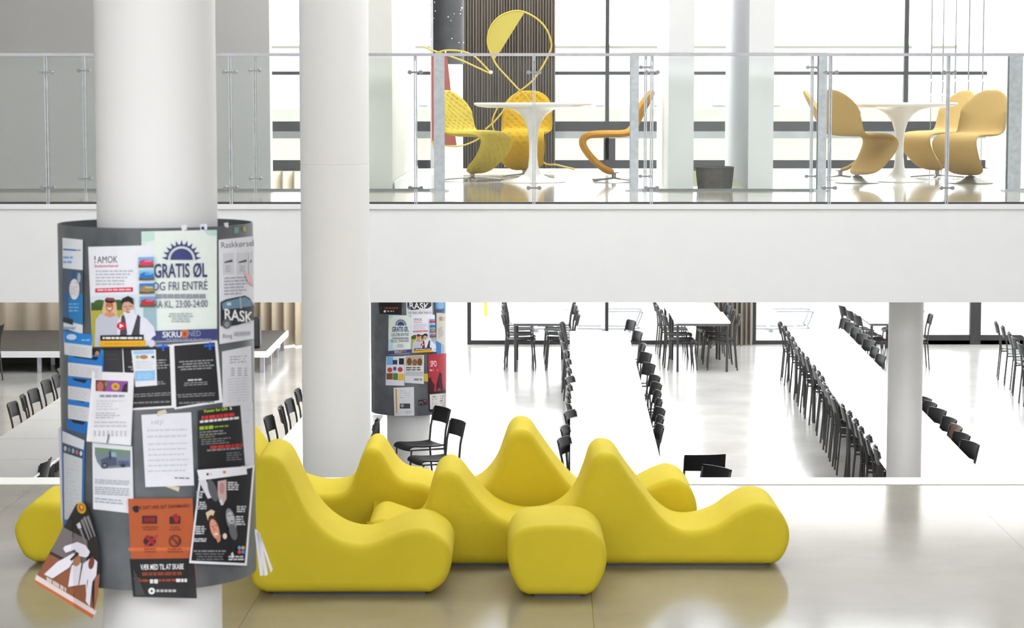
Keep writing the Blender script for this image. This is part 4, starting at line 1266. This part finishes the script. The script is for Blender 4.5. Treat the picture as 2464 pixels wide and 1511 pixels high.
s.lines(548, 910, 600, 970, 9, (188, 188, 196), .35, .1, -4); s.done()
s = S('narrow white sheet half hidden behind the green-headed black poster', [(578, 978), (608, 968), (612, 1118), (580, 1125)], 1, (206, 206, 216)); s.lines(590, 985, 606, 1020, 5, (180, 180, 190), .3, .2, -6)
s.done()
# --- lower ring
s = S('white handwritten letter taped with yellow tape to the middle of the big drum', [(340, 998), (460, 992), (467, 1168), (350, 1172)], 3, (216, 216, 226), curl=0.006)
s.T('HEJ!', 365, 1021, 28, 9, (170, 172, 184), -2); s.lines(354, 1030, 452, 1060, 2, (190, 191, 202), .28, .05, -1.5); s.lines(356, 1064, 454, 1142, 6, (188, 190, 200), .25, .12, -1.5); s.lines(420, 1146, 456, 1154, 1, (112, 112, 128), .4, .02, 2)
s.done()
for q, lab in (([(380, 990), (398, 985), (402, 993), (377, 1002)], 'strip of masking tape holding the letter at its top edge'), ([(399, 1166), (432, 1172), (430, 1183), (396, 1170)], 'strip of masking tape holding the letter at its bottom edge')):
    s = S(lab, q, 6, M['tape'], name='tape_strip', cat='tape'); s.done()
s = S('black programme poster with green and red headings on the big drum', [(478, 988), (578, 975), (590, 1120), (478, 1130)], 4, (36, 35, 38))
s.T('Power for Life', 492, 993, 56, 7, (168, 200, 50), -7, True); s.T('&', 553, 986, 6, 7, (220, 220, 224), -7, True)
s.lines(485, 999, 566, 1009, 1, (206, 52, 56), .8, .03, -6); s.lines(481, 1010, 576, 1019, 1, (214, 214, 220), .62, .02, -6)
s.lines(480, 1024, 516, 1034, 1, (150, 180, 50), .8, .02, -5); s.lines(516, 1024, 550, 1030, 1, (130, 156, 50), .6, .05, -5); s.lines(480, 1037, 546, 1050, 2, (130, 130, 138), .5, .2, -4); s.lines(480, 1050, 520, 1055, 1, (120, 140, 60), .5, .1, -4); s.lines(484, 1056, 560, 1072, 3, (120, 120, 128), .45, .3, -4)
s.lines(506, 1070, 584, 1080, 1, (170, 52, 48), .8, .03, -4); s.lines(498, 1080, 580, 1088, 1, (130, 130, 136), .5, .05, -4); s.lines(545, 1088, 584, 1110, 4, (110, 110, 116), .45, .3, -4)
s.done()
s = S('white flyer with a picture of an old flatbed truck on the big drum', [(222, 1064), (318, 1074), (322, 1236), (224, 1225)], 3, (214, 216, 224), curl=0.005)
s.poly([(228, 1076), (314, 1084), (314, 1124), (246, 1128), (234, 1112), (228, 1094)], (116, 128, 140)); s.Q([(228, 1076), (314, 1084), (314, 1094), (230, 1090)], (110, 136, 116)); s.poly([(246, 1124), (242, 1106), (262, 1098), (280, 1100), (282, 1120)], (80, 88, 112)); s.poly([(262, 1098), (266, 1088), (278, 1089), (280, 1100)], (140, 166, 188)); s.Q([(284, 1108), (310, 1109), (312, 1121), (284, 1121)], (84, 94, 128)); s.E(252, 1120, 8, 7, (58, 62, 76)); s.E(252, 1120, 4, 3.5, (128, 134, 150)); s.Q([(262, 1090), (266, 1082), (268, 1100), (264, 1108)], (56, 62, 86)); s.E(296, 1120, 6, 5, (58, 62, 76))
s.lines(228, 1152, 312, 1164, 3, (160, 162, 172), .45, .05, 3); s.lines(228, 1170, 312, 1190, 4, (158, 160, 170), .45, .05, 3); s.lines(228, 1196, 296, 1210, 2, (160, 162, 172), .4, .2, 5); s.done()
s = S('narrow blue-bordered white leaflet at the lower edge of the big drum', [(149, 1034), (204, 1058), (201, 1256), (153, 1268)], 1, (52, 112, 182))
s.Q([(150, 1037), (203, 1060), (201, 1082), (150, 1064)], (208, 210, 216)); s.Q([(151, 1066), (200, 1085), (198, 1102), (152, 1088)], (66, 70, 84))
for i in range(5):
    s.E(157 + i * 9.5, 1079 + i * 3, 3.2, 6, ((190, 196, 204), (120, 130, 150), (150, 170, 176), (170, 110, 110), (200, 206, 212))[i])
s.Q([(153, 1089), (198, 1104), (196, 1248), (155, 1250)], (196, 199, 204)); s.lines(160, 1104, 190, 1240, 14, (182, 185, 192), .3, .2, 10); s.done()
s = S('black poster of three portrait faces in shoe-shaped cutouts with white border', [(480, 1146), (613, 1118), (594, 1361), (455, 1355)], 16, (220, 221, 228))
s.Q([(484, 1151), (608, 1125), (589, 1355), (460, 1349)], (30, 30, 34))
s.poly([(476, 1152), (500, 1200), (512, 1196), (492, 1146)], (206, 206, 214)); s.E(512, 1180, 10, 28, (90, 90, 96), -18)
s.poly([(524, 1158), (545, 1154), (545, 1200), (536, 1216), (528, 1208), (524, 1190)], (186, 160, 156)); s.E(534, 1175, 6, 14, (170, 130, 124)); s.poly([(528, 1204), (534, 1200), (538, 1214), (532, 1216)], (196, 204, 216))
s.poly([(495, 1234), (508, 1226), (517, 1230), (512, 1244), (500, 1252)], (206, 188, 158)); s.E(515, 1268, 12.5, 30, (66, 38, 32), -16); s.E(516.5, 1273, 10, 25, (206, 146, 124), -16); s.poly([(519, 1292), (531, 1286), (530, 1302), (524, 1306)], (196, 132, 108))
s.R(509, 1266, 514, 1268, (96, 56, 48)); s.R(518, 1263, 523, 1265, (96, 56, 48)); s.poly([(515, 1266), (519, 1276), (513, 1277)], (182, 116, 96)); s.E(520, 1285, 5, 2, (232, 216, 208), -12)
s.E(556, 1252, 11, 30, (128, 128, 132), -14); s.E(555, 1246, 8.5, 15, (176, 176, 180), -14); s.R(549, 1240, 554, 1242, (80, 80, 84)); s.R(557, 1238, 562, 1240, (80, 80, 84)); s.E(558, 1254, 4, 1.6, (90, 84, 88), -10); s.E(561, 1280, 9, 20, (96, 96, 102), -14); s.E(541, 1290, 5, 7, (216, 200, 186))
for x0, y0, x1, y1, n in ((473, 1180, 492, 1199, 3), (472, 1206, 500, 1226, 4), (470, 1264, 496, 1286, 4), (466, 1294, 506, 1304, 2), (570, 1216, 594, 1233, 3), (568, 1240, 592, 1264, 4), (548, 1158, 576, 1180, 4)):
    s.lines(x0, y0, x1, y1, n, (190, 190, 196), .62, .3)
s.lines(466, 1322, 544, 1330, 1, (128, 128, 134), .5, .02); s.lines(470, 1330, 540, 1349, 3, (110, 110, 116), .45, .15, 0, True)
for i, c in enumerate(((92, 150, 216), (206, 156, 66), (216, 66, 66), (66, 122, 206))):
    s.E(576 + 9 * (i % 2), 1318 + 10 * (i // 2), 4.2, 4.6, c)
s.poly([(556, 1332), (560, 1328), (564, 1340), (558, 1344)], (206, 206, 212)); s.lines(550, 1336, 588, 1349, 2, (200, 200, 206), .55, .1); s.done()
s = S('white strip with two tiny emblems across the top of the portrait poster', [(474, 1131), (592, 1122), (595, 1141), (480, 1156)], 19, (222, 222, 230)); s.R(497, 1138, 502, 1144, (120, 40, 60)); s.lines(503, 1138, 512, 1144, 2, (170, 170, 180)); s.E(540, 1136, 4, 3.5, (190, 130, 90)); s.done()
s = S('orange and black poster with four round warning icons at the bottom of the big drum', [(308, 1200), (463, 1199), (474, 1440), (320, 1436)], 9, (172, 84, 46), curl=0.014)
s.Q([(312, 1345), (468, 1343), (474, 1440), (320, 1436)], (32, 31, 34)); s.Q([(309, 1318), (467, 1316), (467, 1325), (309, 1326)], (200, 104, 58))
s.T('ER DET HER DIT DANMARK?', 330, 1226, 128, 8, (66, 40, 34), -2.5, True); s.poly([(318, 1221), (326, 1216), (333, 1218), (334, 1232), (326, 1234), (320, 1228)], (34, 30, 36))
s.R(342, 1241, 378, 1260, (60, 30, 32)); s.R(346, 1245, 374, 1256, (122, 30, 40)); s.Q([(408, 1243), (434, 1242), (434, 1260), (408, 1261)], (58, 34, 34)); s.E(422, 1242, 7, 5, (140, 40, 40)); s.poly([(418, 1244), (432, 1246), (426, 1258), (420, 1254)], (170, 34, 44))
s.E(360, 1302, 15, 12, (52, 34, 36)); s.poly([(344, 1314), (350, 1312), (376, 1288), (380, 1286), (372, 1298), (352, 1316)], (186, 34, 48)); s.poly([(348, 1292), (356, 1286), (374, 1308), (370, 1312)], (150, 32, 44))
s.poly([(421 + r * math.cos(R(a)), 1302 - r * math.sin(R(a))) for r, rng in ((15, range(0, 361, 15)), (11.5, range(360, -1, -15))) for a in rng], (96, 44, 34)); s.Q([(411, 1293), (414, 1290), (432, 1311), (429, 1314)], (96, 44, 34))
for x in (342, 403):
    for y in (1265, 1318):
        s.lines(x, y, x + 38, y + 12, 2, (132, 62, 42), .5, .4, 0, True)
s.T('VÆR MED TIL AT SKABE', 338, 1371, 104, 13, (222, 222, 226), -1, True); s.lines(342, 1374, 438, 1386, 1, (132, 60, 38), .7, .02, -1); s.lines(330, 1392, 450, 1402, 1, (150, 66, 36), .55, .02, -1); s.lines(361, 1391, 380, 1403, 1, (214, 214, 218), .8, .02); s.lines(424, 1390, 450, 1400, 1, (214, 214, 218), .8, .02)
s.E(365, 1422, 8, 8, (222, 222, 226)); s.E(365, 1422, 3, 3, (60, 60, 64)); s.lines(376, 1416, 424, 1426, 1, (178, 178, 182), .6, .02)
s.poly([(321, 1370), (330, 1385), (350, 1432), (326, 1434)], (60, 60, 64)); s.done()
# judo poster hanging loose from one pin and standing off the drum
def peel(px, py, off):
    X = (px - 1232) / F * 8.3
    for _ in range(8):
        dx = X - XD1
        if dx > -0.285:
            Y = Y1 - math.sqrt(max((R1 + 0.012 + off) ** 2 - dx * dx, 0))
        else:
            Y = Y1 - math.sqrt((R1 + 0.012 + off) ** 2 - 0.285 ** 2) + (-0.285 - dx) * 0.25
        p = atY(px, py, Y); X = p.x
    return tuple(p)
J = [(184, 1212), (203, 1208), (224, 1487), (83, 1396)]
s = Sheet('black and brown judo poster hanging askew off the side of the big drum', J, 3, (44, 40, 40), at=peel, group=GP)
s.Q([(151, 1268), (212, 1300), (222, 1372), (122, 1328)], (112, 104, 106)); s.Q([(122, 1326), (222, 1385), (224, 1480), (84, 1395)], (142, 88, 62)); s.Q([(121, 1326), (220, 1376), (220, 1385), (119, 1333)], (58, 46, 50)); s.poly([(203, 1208), (219, 1240), (236, 1305), (241, 1350), (238, 1402), (225, 1470), (214, 1360)], (46, 42, 42))
s.Q([(88, 1383), (232, 1470), (226, 1482), (83, 1396)], (220, 206, 206)); s.poly([(83, 1394), (227, 1480), (222, 1488), (82, 1400)], (190, 104, 66))
s.poly([(228, 1390), (240, 1380), (236, 1430), (226, 1474)], (150, 96, 70))
s.E(196, 1222, 10.5, 14, (196, 160, 50), -14); s.E(196, 1221, 7, 9, (186, 84, 52), -14); s.E(196.5, 1220, 3, 5, (216, 180, 60), -14)
for (x, y) in ((186, 1262), (194, 1252), (200, 1246), (208, 1244)):
    s.poly([(x, y), (x + 5, y - 4), (x + 22, y + 46), (x + 20, y + 48)], (132, 130, 134))
s.poly([(184, 1262), (192, 1256), (196, 1270), (188, 1272)], (206, 206, 212))
W2 = (222, 218, 230)
s.poly([(152, 1320), (156, 1314), (186, 1304), (206, 1312), (216, 1328), (210, 1342), (190, 1338), (180, 1322), (158, 1330)], W2)
s.poly([(178, 1330), (184, 1340), (166, 1366), (126, 1392), (106, 1382), (112, 1376), (138, 1352), (160, 1340)], W2); s.poly([(172, 1362), (188, 1344), (196, 1356), (188, 1408), (164, 1412), (168, 1384)], W2)
s.poly([(200, 1356), (222, 1340), (234, 1352), (232, 1384), (222, 1400), (216, 1460), (206, 1446), (212, 1392), (206, 1406), (190, 1408)], W2)
s.E(185, 1350, 9, 13, (166, 118, 84), 20); s.E(220, 1355, 7, 15, (122, 66, 54), 10); s.poly([(168, 1346), (186, 1328), (190, 1332), (172, 1350)], (44, 36, 40)); s.poly([(206, 1342), (214, 1336), (218, 1340), (210, 1350)], (44, 36, 40))
s.lines(112, 1384, 160, 1398, 1, (206, 190, 184), .7, .02, 30); s.done()
# torn strips curling away on the far side, loose scraps at the rim
def strips(px, py, off):
    return tuple(atY(px, py, Y1 - 0.02 + (px - 612) * 0.0009))
for i, q in enumerate(([(612, 1272), (621, 1276), (634, 1384), (626, 1386)], [(616, 1276), (626, 1284), (645, 1382), (637, 1386)], [(620, 1280), (630, 1296), (656, 1370), (652, 1378)])):
    s = Sheet(f'{("inner", "middle", "outer")[i]} white paper strip, of three, curling off the side of the big drum', q, 1 + i, (220, 220, 230), at=strips, name='paper_strip', cat='paper', group='paper strips curling off the drum'); s.done()
s = S('thin white sheet edge peeling off the big drum beside the blue-bordered leaflet', [(140, 1032), (151, 1022), (152, 1262), (147, 1250)], 0, (196, 192, 206), at=lambda px, py, o: tuple(atY(px, py, Y1 - 0.05)), name='paper_sheet', cat='paper'); s.done()
for q, c, lab in (([(436, 542), (449, 540), (450, 552), (438, 556)], (224, 222, 228), 'torn white scrap at the top rim of the big drum beside a second scrap'),
                  ([(481, 540), (498, 538), (499, 552), (483, 554)], (220, 222, 232), 'torn white scrap with a blue spot at the top rim of the big drum'),
                  ([(538, 537), (549, 535), (550, 548), (542, 546)], (206, 206, 204), 'torn pale scrap on the bare zinc above the price sheet'),
                  ([(563, 548), (574, 546), (574, 560), (564, 562)], (110, 150, 140), 'torn green scrap on the bare zinc above the price sheet'),
                  ([(584, 546), (590, 544), (592, 556), (586, 557)], (176, 160, 70), 'torn yellow scrap on the bare zinc above the price sheet')):
    s = S(lab, q, 0, c, name='paper_scrap', cat='paper', group='scraps at the rim of the big drum')
    if 'blue' in lab: s.E(488, 549, 4, 4, (40, 40, 130))
    s.done()
# --- lower drum
cyl3 = lambda px, py, off: on_cyl(px, py, XD3, Y3, R3 + 0.003 + off)
G3 = 'papers on the lower notice drum'
gratis([(935, 758), (991, 759), (991, 850), (934, 854)], cyl3, 'pale poster with navy sun lettering on the lower notice drum', G3)
amok([(990, 757), (1046, 757), (1050, 848), (989, 851)], cyl3, 'white flyer with a laughing couple on the lower notice drum', G3)
def S3(label, quad, layer, paper): return Sheet(label, quad, layer, paper, at=cyl3, group=G3)
s = S3('black poster end with orange print under the fascia on the lower drum', [(909, 700), (968, 700), (966, 757), (913, 755)], 1, (34, 33, 36)); s.lines(916, 738, 958, 744, 1, (176, 80, 50), .6, .02); s.E(926, 749, 3, 3, (220, 220, 224)); s.lines(932, 746, 948, 751, 1, (190, 190, 194), .6, .02); s.done()
s = S3('white sheet with RASK van picture just under the fascia on the lower drum', [(976, 690), (1040, 690), (1041, 757), (978, 759)], 2, (212, 212, 220)); s.poly([(980, 700), (1038, 700), (1038, 736), (1030, 742), (990, 746), (980, 740)], (46, 48, 54)); s.T('RASK', 986, 742, 48, 15, (226, 226, 230), 3, True, -.15); s.E(985, 741, 4, 4, (120, 122, 128)); s.lines(983, 748, 1038, 756, 1, (170, 172, 180), .6, .05); s.done()
s = S3('blue poster corner at the top of the lower drum', [(1046, 690), (1072, 690), (1072, 752), (1048, 754)], 1, (72, 130, 180)); s.E(1060, 735, 8, 10, (120, 160, 196)); s.Q([(1048, 744), (1072, 742), (1072, 751), (1048, 753)], (60, 70, 96)); s.done()
s = S3('beige map-like leaflet with red tag at the turning edge of the lower drum', [(1050, 752), (1073, 755), (1072, 850), (1050, 852)], 1, (192, 188, 178)); s.R(1057, 762, 1070, 772, (120, 44, 48)); s.poly([(1050, 820), (1072, 832), (1072, 850), (1050, 852)], (60, 120, 180)); s.poly([(1053, 790), (1064, 785), (1068, 805), (1056, 815)], (172, 168, 158)); s.done()
s = S3('colourful photo collage flyer on the lower notice drum', [(929, 858), (973, 857), (973, 928), (928, 927)], 1, (214, 216, 224))
s.Q([(930, 859), (946, 859), (946, 878), (930, 878)], (120, 176, 224)); s.R(945, 866, 956, 877, (60, 60, 84)); s.R(960, 862, 972, 877, (36, 36, 40)); s.E(938, 890, 6, 6, (190, 70, 60)); s.E(950, 887, 4, 5, (70, 90, 150)); s.E(963, 889, 6, 6, (180, 60, 70)); s.R(930, 898, 945, 913, (126, 78, 50)); s.R(946, 898, 957, 914, (70, 126, 66)); s.R(958, 899, 972, 915, (226, 176, 62)); s.done()
s = S3('white flyer with a brown horses photo on the lower notice drum', [(973, 856), (1020, 854), (1020, 924), (974, 921)], 2, (208, 210, 214)); s.Q([(976, 857), (1017, 856), (1017, 880), (976, 880)], (176, 162, 140)); s.E(985, 870, 6, 9, (104, 72, 50)); s.E(998, 872, 6, 8, (132, 92, 62)); s.E(1010, 871, 6, 9, (112, 70, 44)); s.lines(977, 882, 1014, 892, 2, (96, 90, 84), .6, .2); s.Q([(975, 893), (1019, 894), (1019, 905), (975, 904)], (182, 184, 188)); s.lines(996, 908, 1016, 918, 1, (130, 130, 136), .5, .05); s.done()
s = S3('yellow note behind the horses flyer on the lower drum', [(1020, 899), (1030, 899), (1030, 918), (1021, 918)], 1, (190, 170, 62)); s.done()
s = S3('red poster with black silhouettes and a white text panel on the lower drum', [(1030, 853), (1074, 850), (1073, 986), (1034, 990)], 2, (166, 48, 62)); s.T('SPO', 1036, 882, 15, 14, (226, 190, 194), -3, True); s.lines(1034, 887, 1054, 894, 1, (216, 160, 166), .6, .02); s.poly([(1031, 912), (1036, 906), (1040, 918), (1046, 926), (1044, 945), (1031, 946)], (62, 24, 34)); s.poly([(1050, 928), (1054, 910), (1058, 895), (1063, 900), (1064, 922), (1070, 938), (1064, 942), (1056, 932), (1050, 944)], (58, 22, 32)); s.Q([(1032, 944), (1073, 938), (1073, 987), (1034, 991)], (34, 33, 36)); s.Q([(1034, 949), (1072, 946), (1072, 981), (1035, 985)], (208, 204, 202)); s.lines(1041, 952, 1070, 980, 5, (110, 104, 104), .5, .2, -4); s.done()
s = S3('white sheet with an orange side stripe at the bottom of the lower drum', [(947, 933), (996, 931), (997, 1000), (949, 1001)], 1, (214, 215, 220)); s.Q([(951, 936), (955, 936), (956, 994), (953, 994)], (206, 150, 60)); s.lines(962, 938, 990, 960, 4, (180, 180, 188), .35, .2); s.R(962, 971, 987, 983, (66, 70, 78)); s.E(968, 976, 4, 4, (150, 156, 164)); s.lines(976, 988, 992, 996, 2, (170, 170, 178), .4, .2); s.done()
s = S3('small black sticker with red corner on the bare zinc of the lower drum', [(1006, 963), (1027, 961), (1027, 974), (1007, 976)], 0, (44, 44, 50)); s.R(1020, 963, 1026, 967, (180, 50, 56)); s.lines(1008, 966, 1020, 973, 2, (150, 150, 156)); s.done()
